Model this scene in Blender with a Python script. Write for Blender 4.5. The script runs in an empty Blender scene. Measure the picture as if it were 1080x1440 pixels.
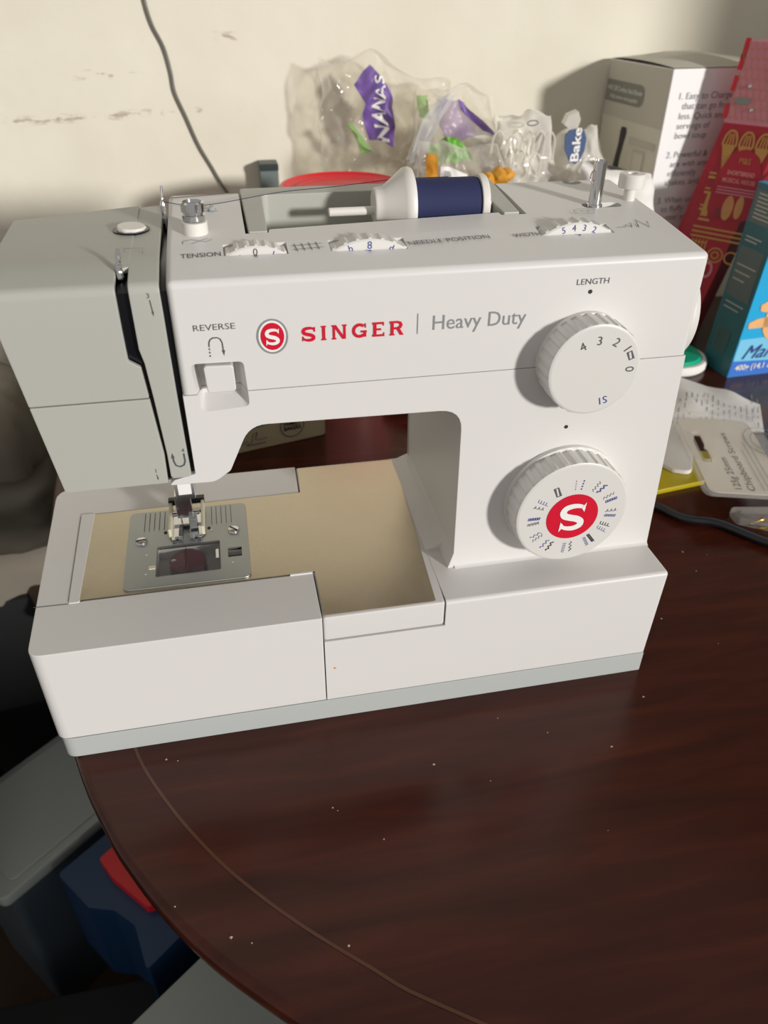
import bpy, bmesh, math, random
from mathutils import Vector, Matrix, noise
random.seed(4)
V = Vector
scene = bpy.context.scene
COL = scene.collection

# ------------------------------------------------------------------ camera
CAM = V((0.12596, -0.31883, 0.38390)); ROT = (0.956935, -0.0084974, -0.2014776); FPX = 1076.18
cd = bpy.data.cameras.new('camera'); cam = bpy.data.objects.new('camera', cd); COL.objects.link(cam)
cam.location = CAM; cam.rotation_euler = ROT
cd.sensor_fit = 'VERTICAL'; cd.sensor_height = 36; cd.lens = FPX / 1440 * 36
cd.clip_start = 0.01; cd.clip_end = 50
cd.dof.use_dof = True; cd.dof.focus_distance = 0.43; cd.dof.aperture_fstop = 11.0
scene.camera = cam

# ------------------------------------------------------------------ light
SUN_AZ, SUN_EL = math.radians(34), math.radians(11)
SUN = V((math.cos(SUN_EL) * math.sin(SUN_AZ), -math.cos(SUN_EL) * math.cos(SUN_AZ), math.sin(SUN_EL)))
ld = bpy.data.lights.new('sun', 'SUN'); ld.energy = 2.95; ld.angle = math.radians(5); ld.color = (1.0, 0.97, 0.93)
lo = bpy.data.objects.new('sun', ld); COL.objects.link(lo)
lo.rotation_euler = SUN.to_track_quat('Z', 'Y').to_euler()
w = bpy.data.worlds.new('world'); scene.world = w; w.use_nodes = True
bg = w.node_tree.nodes['Background']; bg.inputs[0].default_value = (1.0, 0.965, 0.92, 1); bg.inputs[1].default_value = 0.36
scene.view_settings.view_transform = 'Standard'; scene.view_settings.look = 'None'
scene.view_settings.gamma = 1; scene.view_settings.use_curve_mapping = False
scene.view_settings.exposure = 0.0

CROT = Matrix.Rotation(ROT[2], 3, 'Z') @ Matrix.Rotation(ROT[1], 3, 'Y') @ Matrix.Rotation(ROT[0], 3, 'X')
def at(u, v, y):
    """survey point: where the sight line of photo pixel (u, v) meets the plane at depth y"""
    d = CROT @ V(((u - 540) / FPX, -(v - 720) / FPX, -1)); return CAM + d * ((y - CAM.y) / d.y)
def atz(u, v, z):
    d = CROT @ V(((u - 540) / FPX, -(v - 720) / FPX, -1)); return CAM + d * ((z - CAM.z) / d.z)

# ------------------------------------------------------------------ materials
def lin(c):
    if isinstance(c, str):
        c = [int(c[i:i + 2], 16) / 255 for i in (0, 2, 4)]
    return tuple(x / 12.92 if x <= .04045 else ((x + .055) / 1.055) ** 2.4 for x in c) + (1,)
MATS = {}
def mat(name, col, rough=.5, metal=0., spec=.5, bump=0., bscale=200., var=0., vscale=20., coat=0., trans=0., alpha=1., emit=None, coords='Object', sheen=0.):
    m = bpy.data.materials.new(name); m.use_nodes = True; nt = m.node_tree; b = nt.nodes['Principled BSDF']
    c = lin(col); b.inputs['Base Color'].default_value = c; b.inputs['Roughness'].default_value = rough
    b.inputs['Metallic'].default_value = metal; b.inputs['Specular IOR Level'].default_value = spec
    if coat: b.inputs['Coat Weight'].default_value = coat; b.inputs['Coat Roughness'].default_value = .08
    if trans: b.inputs['Transmission Weight'].default_value = trans
    tc = nt.nodes.new('ShaderNodeTexCoord')
    if var:
        n = nt.nodes.new('ShaderNodeTexNoise'); n.inputs['Scale'].default_value = vscale; n.inputs['Detail'].default_value = 5
        nt.links.new(tc.outputs[coords], n.inputs['Vector'])
        mx = nt.nodes.new('ShaderNodeMix'); mx.data_type = 'RGBA'
        mx.inputs[6].default_value = tuple(x * (1 - var) for x in c[:3]) + (1,); mx.inputs[7].default_value = tuple(min(1, x * (1 + var)) for x in c[:3]) + (1,)
        nt.links.new(n.outputs['Fac'], mx.inputs[0]); nt.links.new(mx.outputs[2], b.inputs['Base Color'])
    if bump:
        n = nt.nodes.new('ShaderNodeTexNoise'); n.inputs['Scale'].default_value = bscale; n.inputs['Detail'].default_value = 4
        nt.links.new(tc.outputs[coords], n.inputs['Vector'])
        bp = nt.nodes.new('ShaderNodeBump'); bp.inputs['Strength'].default_value = bump; bp.inputs['Distance'].default_value = .001
        nt.links.new(n.outputs['Fac'], bp.inputs['Height']); nt.links.new(bp.outputs[0], b.inputs['Normal'])
    if alpha < 1:
        out = nt.nodes['Material Output']; t = nt.nodes.new('ShaderNodeBsdfTransparent'); mx = nt.nodes.new('ShaderNodeMixShader')
        mx.inputs[0].default_value = alpha; nt.links.new(t.outputs[0], mx.inputs[1]); nt.links.new(b.outputs[0], mx.inputs[2]); nt.links.new(mx.outputs[0], out.inputs[0])
    MATS[name] = m
    return m
mat('white_plastic', 'dedcda', .42, bump=.05, bscale=2500)
mat('grey_plastic', 'b4b5ad', .42, bump=.05, bscale=2500)
mat('base_grey', 'b9bdbc', .45)
mat('dial_white', 'dcdad6', .4)
mat('dark_slot', '0b0c12', .25)
mat('chrome', 'd8d8da', .12, 1)
mat('steel', 'b6baba', .45, 1, bump=.03, bscale=900)
mat('print_grey', '55565a', .6)
mat('print_black', '1c1c20', .6)
mat('print_blue', '3a4696', .6)
mat('print_white', 'f2f0ee', .5)
mat('logo_red', 'd2062e', .4)
mat('logo_grey', '8b8e90', .4)
mat('cream_plastic', 'd8d2b8', .4)
mat('spool_white', 'e6e2dc', .38)
mat('clear_cover', '55585a', .06, alpha=.26)
mat('maroon_thread', '84303c', .7)
mat('red_plastic', 'd0202c', .28)
mat('pale_red', 'd98a86', .35)
mat('teal_grey', '6e7a78', .3)
mat('dark_teal', '2c3838', .4)
mat('cable_grey', '6f6c66', .5)
mat('cable_black', '15171a', .35)
mat('purple_print', '6d4ba0', .45, alpha=.93)
mat('purple_clear', '8f6fae', .3, alpha=.5)
mat('green_print', '6fc03a', .45, alpha=.9)
mat('green_clear', '7fb05a', .4, alpha=.7)
mat('navy_print', '2b4a78', .5)
mat('orange_food', 'd89a30', .55, var=.25, vscale=60)
mat('paper_white', 'eceae6', .7, bump=.05, bscale=300)
mat('card_cream', 'ddd6c8', .6)
mat('box_grey', 'c2beb2', .55)
mat('box_photo', 'd6d2c4', .55, var=.1, vscale=14)
mat('box_white', 'f2f0f0', .5)
mat('box_label', '84867c', .5)
mat('blender_black', '35343a', .4)
mat('red_card', 'a3182c', .45, var=.06, vscale=30)
mat('pink_card', 'cc7f8c', .4)
mat('gold_print', 'b98a4a', .35, metal=.3)
mat('biscuit', 'c08a52', .6, var=.2, vscale=80)
mat('biscuit_light', 'f0b878', .6, var=.12, vscale=80)
mat('blue_card', '12aee6', .4, var=.12, vscale=12)
mat('blue_pale', '7fd0f4', .4)
mat('blue_deep', '3a78d8', .4)
mat('blue_dark_print', '2a3a86', .5)
mat('side_teal', '27666e', .45, var=.2, vscale=10)
mat('side_grey', '5c6a68', .5)
mat('green_lid', '12b088', .35)
mat('yellow_pack', 'b6a40a', .35, bump=.3, bscale=80)
mat('clear_shell', 'f2efe9', .05, alpha=.2)
mat('brass', 'c9a04a', .25, 1)
mat('leather', '5f5a50', .5, bump=.3, bscale=400, var=.15, vscale=15)  # darker copy for the armrest, its dimness put into the colour
mat('leather_lit', '7d766a', .45, bump=.3, bscale=400, var=.12, vscale=15)  # same hide made lighter: brighter light on the backrest put into the colour
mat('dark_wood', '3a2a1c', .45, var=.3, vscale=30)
mat('shade_fabric', '141416', .9)  # near-black: shade on the seat and beneath it is put into the colour
mat('lid_plastic', '9aa09e', .3)
mat('crate_plastic', '4a5560', .35)
mat('toolbox_blue', '12365c', .45, bump=.1, bscale=200)
mat('toolbox_red', 'd8202a', .4, bump=.2, bscale=200)
mat('black_carton', '18181a', .8)
mat('cream_tin', 'b9ae92', .45)
mat('teal_tin', '2f8080', .45)
mat('crumb', 'b09a80', .8)

def node_mat(name):
    m = bpy.data.materials.new(name); m.use_nodes = True; MATS[name] = m
    nt = m.node_tree; return nt, nt.nodes['Principled BSDF'], nt.nodes.new('ShaderNodeTexCoord')
def N(nt, t, **k):
    n = nt.nodes.new(t)
    for a, b in k.items():
        if a.startswith('i_'): n.inputs[a[2:].replace('_', ' ')].default_value = b
        else: setattr(n, a, b)
    return n
def ramp(nt, src, stops):
    r = nt.nodes.new('ShaderNodeValToRGB'); e = r.color_ramp.elements
    while len(e) < len(stops): e.new(.5)
    for x, (p, c) in zip(e, stops): x.position = p; x.color = c
    nt.links.new(src, r.inputs[0]); return r
# mahogany table
nt, b, tc = node_mat('mahogany')
mp = N(nt, 'ShaderNodeMapping'); mp.inputs['Scale'].default_value = (3, 26, 26); mp.inputs['Rotation'].default_value = (0, 0, .25)
nt.links.new(tc.outputs['Object'], mp.inputs[0])
n1 = N(nt, 'ShaderNodeTexNoise', i_Scale=3., i_Detail=7., i_Distortion=.6); nt.links.new(mp.outputs[0], n1.inputs['Vector'])
r1 = ramp(nt, n1.outputs['Fac'], [(.25, lin('32110a')), (.55, lin('421a0e')), (.85, lin('542515'))]); nt.links.new(r1.outputs[0], b.inputs['Base Color'])
n2 = N(nt, 'ShaderNodeTexNoise', i_Scale=9., i_Detail=3.); nt.links.new(tc.outputs['Object'], n2.inputs['Vector'])
r2 = ramp(nt, n2.outputs['Fac'], [(.3, (.16, .16, .16, 1)), (.8, (.3, .3, .3, 1))]); nt.links.new(r2.outputs[0], b.inputs['Roughness'])
bp = N(nt, 'ShaderNodeBump', i_Strength=.05, i_Distance=.001); nt.links.new(n1.outputs['Fac'], bp.inputs['Height']); nt.links.new(bp.outputs[0], b.inputs['Normal'])
b.inputs['Specular IOR Level'].default_value = .33
mat('inlay_wood', '552f1a', .25)
# satin bed plate
nt, b, tc = node_mat('bed_metal'); b.inputs['Metallic'].default_value = 1; b.inputs['Roughness'].default_value = .3
n1 = N(nt, 'ShaderNodeTexNoise', i_Scale=18., i_Detail=6., i_Roughness=.7); nt.links.new(tc.outputs['Object'], n1.inputs['Vector'])
r1 = ramp(nt, n1.outputs['Fac'], [(.3, lin('c4b9a4')), (.7, lin('d4cab6'))]); nt.links.new(r1.outputs[0], b.inputs['Base Color'])
r2 = ramp(nt, n1.outputs['Fac'], [(.3, (.25, .25, .25, 1)), (.75, (.42, .42, .42, 1))]); nt.links.new(r2.outputs[0], b.inputs['Roughness'])
# thread winding
nt, b, tc = node_mat('navy_thread'); b.inputs['Roughness'].default_value = .75; b.inputs['Base Color'].default_value = lin('242a4e')
wv = N(nt, 'ShaderNodeTexWave', i_Scale=850., i_Distortion=.8); nt.links.new(tc.outputs['Object'], wv.inputs['Vector'])
bp = N(nt, 'ShaderNodeBump', i_Strength=.4, i_Distance=.0003); nt.links.new(wv.outputs['Fac'], bp.inputs['Height']); nt.links.new(bp.outputs[0], b.inputs['Normal'])
r1 = ramp(nt, wv.outputs['Fac'], [(0, lin('191d3a')), (1, lin('2f366a'))]); nt.links.new(r1.outputs[0], b.inputs['Base Color'])
# painted wall with scuffs of its own
nt, b, tc = node_mat('wall_paint'); b.inputs['Roughness'].default_value = .75
sep = N(nt, 'ShaderNodeSeparateXYZ'); nt.links.new(tc.outputs['Object'], sep.inputs[0])
n1 = N(nt, 'ShaderNodeTexNoise', i_Scale=7., i_Detail=6.); nt.links.new(tc.outputs['Object'], n1.inputs['Vector'])
r1 = ramp(nt, n1.outputs['Fac'], [(.3, lin('ded8c6')), (.7, lin('e8e3d3'))])
mp = N(nt, 'ShaderNodeMapping'); mp.inputs['Scale'].default_value = (30, 1, 90); nt.links.new(tc.outputs['Object'], mp.inputs[0])
n3 = N(nt, 'ShaderNodeTexNoise', i_Scale=1.6, i_Detail=6., i_Roughness=.65); nt.links.new(mp.outputs[0], n3.inputs['Vector'])
def band(z0, slope, width, thr, x0, x1):
    k = N(nt, 'ShaderNodeMath', operation='MULTIPLY_ADD'); nt.links.new(sep.outputs['X'], k.inputs[0]); k.inputs[1].default_value = -slope; nt.links.new(sep.outputs['Z'], k.inputs[2])
    d = N(nt, 'ShaderNodeMath', operation='SUBTRACT'); nt.links.new(k.outputs[0], d.inputs[0]); d.inputs[1].default_value = z0
    a = N(nt, 'ShaderNodeMath', operation='ABSOLUTE'); nt.links.new(d.outputs[0], a.inputs[0])
    m1 = N(nt, 'ShaderNodeMapRange'); m1.inputs[1].default_value = 0; m1.inputs[2].default_value = width; m1.inputs[3].default_value = 1; m1.inputs[4].default_value = 0; nt.links.new(a.outputs[0], m1.inputs[0])
    t = N(nt, 'ShaderNodeMapRange'); t.inputs[1].default_value = thr; t.inputs[2].default_value = thr + .06; nt.links.new(n3.outputs['Fac'], t.inputs[0])
    p = N(nt, 'ShaderNodeMath', operation='MULTIPLY'); nt.links.new(m1.outputs[0], p.inputs[0]); nt.links.new(t.outputs[0], p.inputs[1])
    g1 = N(nt, 'ShaderNodeMath', operation='GREATER_THAN'); nt.links.new(sep.outputs['X'], g1.inputs[0]); g1.inputs[1].default_value = x0
    g2 = N(nt, 'ShaderNodeMath', operation='LESS_THAN'); nt.links.new(sep.outputs['X'], g2.inputs[0]); g2.inputs[1].default_value = x1
    q = N(nt, 'ShaderNodeMath', operation='MULTIPLY'); nt.links.new(g1.outputs[0], q.inputs[0]); nt.links.new(g2.outputs[0], q.inputs[1])
    p2 = N(nt, 'ShaderNodeMath', operation='MULTIPLY'); nt.links.new(p.outputs[0], p2.inputs[0]); nt.links.new(q.outputs[0], p2.inputs[1])
    return p2
WALLBANDS = []

# ------------------------------------------------------------------ mesh helpers
def finish(name, me, m, parent, smooth=True, ang=35, loc=None, wn=True):
    me.materials.clear(); me.materials.append(MATS[m] if isinstance(m, str) else m)
    if smooth:
        me.shade_smooth(); me.set_sharp_from_angle(angle=math.radians(ang))
    o = bpy.data.objects.new(name, me); COL.objects.link(o)
    if parent is not None:
        o.parent = parent
        if parent.parent is None and parent.get('world_children'): o.location = -parent.location
    if loc is not None: o.location = loc
    if smooth and wn and len(me.polygons) < 3000:
        mod = o.modifiers.new('wn', 'WEIGHTED_NORMAL'); mod.keep_sharp = True
    return o
def bm_obj(name, bm, m, parent=None, **k):
    bmesh.ops.recalc_face_normals(bm, faces=bm.faces)
    me = bpy.data.meshes.new(name); bm.to_mesh(me); bm.free(); return finish(name, me, m, parent, **k)
def py_obj(name, vs, fs, m, parent=None, **k):
    me = bpy.data.meshes.new(name); me.from_pydata([tuple(v) for v in vs], [], fs); me.validate()
    return finish(name, me, m, parent, **k)
def thing(name, label, cat, loc=(0, 0, 0), rz=0, group=None, world=True):
    o = bpy.data.objects.new(name, None); COL.objects.link(o); o.location = loc; o.rotation_euler = (0, 0, rz)
    o.empty_display_size = .02
    if world: o['world_children'] = 1
    o['label'] = label; o['category'] = cat
    if group: o['group'] = group
    return o
def tag(o, label, cat, group=None):
    o['label'] = label; o['category'] = cat
    if group: o['group'] = group
    return o
def struct(o): o['kind'] = 'structure'; return o
def arcpoly(pts, radii, seg=5):
    """fillet the corners of a polygon"""
    out = []; n = len(pts)
    for i in range(n):
        p = V(pts[i]); r = radii[i] if isinstance(radii, (list, tuple)) else radii
        a = V(pts[i - 1]) - p; c = V(pts[(i + 1) % n]) - p
        if r <= 0: out.append(tuple(p)); continue
        la, lc = a.length, c.length; a.normalize(); c.normalize()
        ang = a.angle(c); d = min(r / math.tan(ang / 2), la * .49, lc * .49)
        p0, p1 = p + a * d, p + c * d
        for k in range(seg + 1):
            t = k / seg; out.append(tuple((1 - t) ** 2 * p0 + 2 * t * (1 - t) * p + t * t * p1))
    return out
AX = {'xy': lambda a, b, h: (a, b, h), 'xz': lambda a, b, h: (a, h, b), 'yz': lambda a, b, h: (h, a, b)}
def prism_bm(pts, h0, h1, plane='xy', bev=0., seg=2, pts1=None, bev_ang=25, sel=None):
    f = AX[plane]; bm = bmesh.new(); pts1 = pts1 or pts
    A = [bm.verts.new(f(a, b, h0)) for a, b in pts]; B = [bm.verts.new(f(a, b, h1)) for a, b in pts1]
    n = len(pts); bm.faces.new(A); bm.faces.new(B[::-1])
    for i in range(n): bm.faces.new((A[i], B[i], B[(i + 1) % n], A[(i + 1) % n]))
    bmesh.ops.recalc_face_normals(bm, faces=bm.faces)
    if bev > 0:
        es = [e for e in bm.edges if len(e.link_faces) == 2 and e.calc_face_angle(0) > math.radians(bev_ang) and (sel is None or sel((e.verts[0].co + e.verts[1].co) / 2))]
        bmesh.ops.bevel(bm, geom=es, offset=bev, segments=seg, profile=.5, affect='EDGES', clamp_overlap=True)
    return bm
def prism(name, pts, h0, h1, m, parent=None, plane='xy', bev=0., seg=2, **k):
    return bm_obj(name, prism_bm(pts, h0, h1, plane, bev, seg), m, parent, **k)
def rect(x0, y0, x1, y1): return [(x0, y0), (x1, y0), (x1, y1), (x0, y1)]
def box(name, p0, p1, m, parent=None, bev=.0006, seg=2, **k):
    return prism(name, rect(p0[0], p0[1], p1[0], p1[1]), p0[2], p1[2], m, parent, 'xy', bev, seg, **k)
def frame_from(axis):
    z = V(axis).normalized(); x = V((1, 0, 0)) if abs(z.x) < .9 else V((0, 1, 0))
    x = (x - z * x.dot(z)).normalized(); return x, z.cross(x), z
def lathe_vf(prof, origin, axis, seg=32, rib=None):
    """profile of (radius, height); rib = (count, depth, first row, last row)"""
    x, y, z = frame_from(axis); o = V(origin); vs = []; fs = []
    for j, (r, h) in enumerate(prof):
        for i in range(seg):
            a = 2 * math.pi * i / seg; rr = r
            if rib and rib[2] <= j <= rib[3] and (i // max(1, seg // (2 * rib[0]))) % 2: rr = r - rib[1]
            vs.append(o + x * (rr * math.cos(a)) + y * (rr * math.sin(a)) + z * h)
    for j in range(len(prof) - 1):
        for i in range(seg):
            k = (i + 1) % seg; fs.append((j * seg + i, j * seg + k, (j + 1) * seg + k, (j + 1) * seg + i))
    if prof[0][0] > 1e-6: fs.append(tuple(range(seg))[::-1])
    if prof[-1][0] > 1e-6: fs.append(tuple((len(prof) - 1) * seg + i for i in range(seg)))
    return vs, fs
def lathe(name, prof, origin, axis, m, parent=None, seg=32, rib=None, **k):
    vs, fs = lathe_vf(prof, origin, axis, seg, rib); o = py_obj(name, vs, fs, m, parent, **k)
    return o
def cyl(name, a, b, r, m, parent=None, seg=20, bev=.0004, **k):
    a, b = V(a), V(b); L = (b - a).length; bev = min(bev, r * .4, L * .4)
    return lathe(name, [(r - bev, 0), (r, bev), (r, L - bev), (r - bev, L)], a, b - a, m, parent, seg, **k)
def tube_vf(pts, r, seg=8):
    P = [V(p) for p in pts]; vs = []; fs = []; up = V((.13, .2, 1)).normalized()
    for i, p in enumerate(P):
        t = (P[min(i + 1, len(P) - 1)] - P[max(i - 1, 0)]).normalized()
        x = t.cross(up).normalized(); y = x.cross(t)
        rr = r[i] if isinstance(r, (list, tuple)) else r
        for k in range(seg):
            a = 2 * math.pi * k / seg; vs.append(p + x * (rr * math.cos(a)) + y * (rr * math.sin(a)))
    for i in range(len(P) - 1):
        for k in range(seg):
            q = (k + 1) % seg; fs.append((i * seg + k, i * seg + q, (i + 1) * seg + q, (i + 1) * seg + k))
    fs.append(tuple(range(seg))[::-1]); fs.append(tuple((len(P) - 1) * seg + k for k in range(seg)))
    return vs, fs
def spline(pts, n=8):
    P = [V(p) for p in pts]; P = [2 * P[0] - P[1]] + P + [2 * P[-1] - P[-2]]; out = []
    for i in range(1, len(P) - 2):
        for k in range(n):
            t = k / n; a, b_, c, d = P[i - 1], P[i], P[i + 1], P[i + 2]
            out.append(.5 * (2 * b_ + (c - a) * t + (2 * a - 5 * b_ + 4 * c - d) * t * t + (3 * b_ - a - 3 * c + d) * t ** 3))
    out.append(P[-2]); return out
def tube(name, pts, r, m, parent=None, seg=8, **k):
    vs, fs = tube_vf(pts, r, seg); return py_obj(name, vs, fs, m, parent, **k)
def boolean(o, cutters):
    """cut the given bmeshes out of o, keep only the result"""
    for bm in cutters:
        bmesh.ops.recalc_face_normals(bm, faces=bm.faces)
        me = bpy.data.meshes.new('tmp'); bm.to_mesh(me); bm.free()
        c = bpy.data.objects.new('tmp', me); COL.objects.link(c); c.matrix_world = o.matrix_world.copy()
        c.parent = o.parent; c.location = o.location
        wn = [m for m in o.modifiers]
        for m in wn: o.modifiers.remove(m)
        md = o.modifiers.new('b', 'BOOLEAN'); md.operation = 'DIFFERENCE'; md.solver = 'EXACT'; md.object = c
        bpy.context.view_layer.update()
        dg = bpy.context.evaluated_depsgraph_get(); new = bpy.data.meshes.new_from_object(o.evaluated_get(dg))
        o.modifiers.clear(); old = o.data; nm = old.name; o.data = new; bpy.data.meshes.remove(old); new.name = nm
        bpy.data.objects.remove(c); bpy.data.meshes.remove(me)
    o.data.shade_smooth(); o.data.set_sharp_from_angle(angle=math.radians(35))
    mod = o.modifiers.new('wn', 'WEIGHTED_NORMAL'); mod.keep_sharp = True
    return o

# flat print ---------------------------------------------------------
class Fr:
    """a drawing plane: origin, right, up"""
    def __init__(s, o, ux, uy):
        s.o = V(o); s.x = V(ux).normalized(); s.y = V(uy); s.y = (s.y - s.x * s.y.dot(s.x)).normalized(); s.n = s.x.cross(s.y)
    def p(s, a, b, h=0): return s.o + s.x * a + s.y * b + s.n * h
    def sub(s, a, b, rot=0, h=0):
        c, d = math.cos(rot), math.sin(rot); return Fr(s.p(a, b, h), s.x * c + s.y * d, s.y * c - s.x * d)
def stroke_polys(pts, wd, closed=False):
    P = [V(p) for p in pts]; n = len(P); L = []
    for i in range(n):
        a = P[(i - 1) % n] if closed or i else P[i]; c = P[(i + 1) % n] if closed or i < n - 1 else P[i]
        t = (c - a); t = t.normalized() if t.length else V((1, 0)); nn = V((-t.y, t.x))
        k = 1.
        if 0 < i < n - 1 or closed:
            t0 = (P[i] - a); 
            if t0.length: k = 1 / max(.5, abs(t0.normalized().dot(t)))
        wi = wd[i] if isinstance(wd, (list, tuple)) else wd
        L.append((P[i] + nn * wi / 2 * k, P[i] - nn * wi / 2 * k))
    out = []
    for i in range(n if closed else n - 1):
        j = (i + 1) % n; out.append([L[i][0], L[i][1], L[j][1], L[j][0]])
    return out
def flat(name, polys, fr, m, parent, h=.0002, **k):
    vs = []; fs = []
    for j, q in enumerate(polys):
        i = len(vs); vs += [fr.p(a[0], a[1], h + j * 3e-6) for a in q]; fs.append(tuple(range(i, i + len(q))))
    return py_obj(name, vs, fs, m, parent, smooth=False, **k)
def disc_poly(cx, cy, rx, ry=None, n=40): ry = ry or rx; return [(cx + rx * math.cos(2 * math.pi * i / n), cy + ry * math.sin(2 * math.pi * i / n)) for i in range(n)]
def ring_polys(cx, cy, rx, ry, wd, n=40): return stroke_polys(disc_poly(cx, cy, rx, ry, n), wd, True)
def text_mesh(s, size, bold=0., shear=0., align='LEFT', spacing=1.):
    cu = bpy.data.curves.new('t', 'FONT'); cu.body = s; cu.size = size; cu.offset = bold; cu.shear = shear; cu.align_x = align; cu.space_character = spacing
    cu.resolution_u = 3
    ob = bpy.data.objects.new('t', cu); COL.objects.link(ob)
    dg = bpy.context.evaluated_depsgraph_get(); me = bpy.data.meshes.new_from_object(ob.evaluated_get(dg))
    bpy.data.objects.remove(ob); bpy.data.curves.remove(cu); return me
def text(s, size, fr, m, parent, name='lettering', bold=0., shear=0., align='LEFT', xs=1., h=.0002, width=None, spacing=1., fn=None):
    me = text_mesh(s, size, bold, shear, align, spacing)
    if width:
        ws = max(v.co.x for v in me.vertices) - min(v.co.x for v in me.vertices); xs = width / ws
    for v in me.vertices:
        c = v.co; v.co = fn(c.x * xs, c.y) if fn else fr.p(c.x * xs, c.y, h)
    return finish(name, me, m, parent, smooth=False)

# ================================================================== SETTING
WY = .69
def onpl(u, v, P, n):
    d = CROT @ V(((u - 540) / FPX, -(v - 720) / FPX, -1)); n = V(n); return CAM + d * ((V(P) - CAM).dot(n) / d.dot(n))
# scuffs: rows of chips and a scraped line in the paint
p0, p1 = at(18, 172, WY), at(330, 152, WY); sl = (p1.z - p0.z) / (p1.x - p0.x)
WALLBANDS = [band(p0.z - sl * p0.x, sl, .006, .50, p0.x - .01, at(190, 0, WY).x), band(p0.z - sl * p0.x, sl, .004, .55, at(190, 0, WY).x, p1.x + .02)]
p0 = at(95, 106, WY); WALLBANDS.append(band(p0.z, 0, .006, .53, p0.x - .005, at(160, 106, WY).x)); WALLBANDS.append(band(p0.z + .003, 0, .004, .57, at(175, 106, WY).x, at(225, 106, WY).x))
p0 = at(300, 52, WY); WALLBANDS.append(band(p0.z, 0, .006, .56, p0.x, at(335, 52, WY).x))
p0 = at(610, 92, WY); WALLBANDS.append(band(p0.z, 0, .003, .6, p0.x, at(665, 92, WY).x))
acc = WALLBANDS[0].outputs[0]
for q in WALLBANDS[1:]:
    a = N(nt, 'ShaderNodeMath', operation='MAXIMUM'); nt.links.new(acc, a.inputs[0]); nt.links.new(q.outputs[0], a.inputs[1]); acc = a.outputs[0]
# sparse single chips
vo = N(nt, 'ShaderNodeTexVoronoi', i_Scale=22.); nt.links.new(tc.outputs['Object'], vo.inputs['Vector'])
sp = N(nt, 'ShaderNodeMapRange'); sp.inputs[1].default_value = .05; sp.inputs[2].default_value = .035; nt.links.new(vo.outputs['Distance'], sp.inputs[0])
sepc = N(nt, 'ShaderNodeSeparateColor'); nt.links.new(vo.outputs['Color'], sepc.inputs[0])
gt = N(nt, 'ShaderNodeMath', operation='GREATER_THAN'); gt.inputs[1].default_value = .7; nt.links.new(sepc.outputs[0], gt.inputs[0])
mu = N(nt, 'ShaderNodeMath', operation='MULTIPLY'); nt.links.new(sp.outputs[0], mu.inputs[0]); nt.links.new(gt.outputs[0], mu.inputs[1])
mu2 = N(nt, 'ShaderNodeMath', operation='MULTIPLY'); nt.links.new(mu.outputs[0], mu2.inputs[0]); mu2.inputs[1].default_value = .5
a = N(nt, 'ShaderNodeMath', operation='MAXIMUM'); nt.links.new(acc, a.inputs[0]); nt.links.new(mu2.outputs[0], a.inputs[1]); acc = a.outputs[0]
sc = N(nt, 'ShaderNodeMath', operation='MULTIPLY'); nt.links.new(acc, sc.inputs[0]); sc.inputs[1].default_value = .75
mx = N(nt, 'ShaderNodeMix', data_type='RGBA'); nt.links.new(sc.outputs[0], mx.inputs[0]); nt.links.new(r1.outputs[0], mx.inputs[6]); mx.inputs[7].default_value = lin('a3917c')
nt.links.new(mx.outputs[2], b.inputs['Base Color'])
n5 = N(nt, 'ShaderNodeTexNoise', i_Scale=28., i_Detail=6.); nt.links.new(tc.outputs['Object'], n5.inputs['Vector'])
hh = N(nt, 'ShaderNodeMath', operation='SUBTRACT'); nt.links.new(n5.outputs['Fac'], hh.inputs[0]); nt.links.new(acc, hh.inputs[1])
bp = N(nt, 'ShaderNodeBump', i_Strength=.35, i_Distance=.0025); nt.links.new(hh.outputs[0], bp.inputs['Height']); nt.links.new(bp.outputs[0], b.inputs['Normal'])
mat('plain_wall', 'd9d2c0', .8, bump=.2, bscale=60); mat('floor_brown', '4a3626', .7, var=.25, vscale=25); mat('window_white', 'e6e4de', .4)

FL = -.74
struct(box('wall_back', (-1.6, WY, FL), (1.5, WY + .1, 1.7), 'wall_paint', bev=0))
wr = prism('wall_right', rect(-3.2, FL, WY, 1.7), 1.4, 1.5, 'plain_wall', plane='yz'); struct(wr)
WIN = (-2.9, .17, -.34, 1.15)
boolean(wr, [prism_bm(rect(*WIN), 1.3, 1.6, 'yz')])
fr_ = prism('window_1', rect(WIN[0], WIN[1], WIN[2], WIN[3]), 1.44, 1.48, 'window_white', plane='yz', bev=0); struct(fr_)
boolean(fr_, [prism_bm(rect(WIN[0] + .03, WIN[1] + .03, WIN[2] - .03, WIN[3] - .03), 1.3, 1.6, 'yz')])
struct(box('floor', (-1.6, -3.2, FL - .05), (1.5, WY, FL), 'floor_brown', bev=0))

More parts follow.
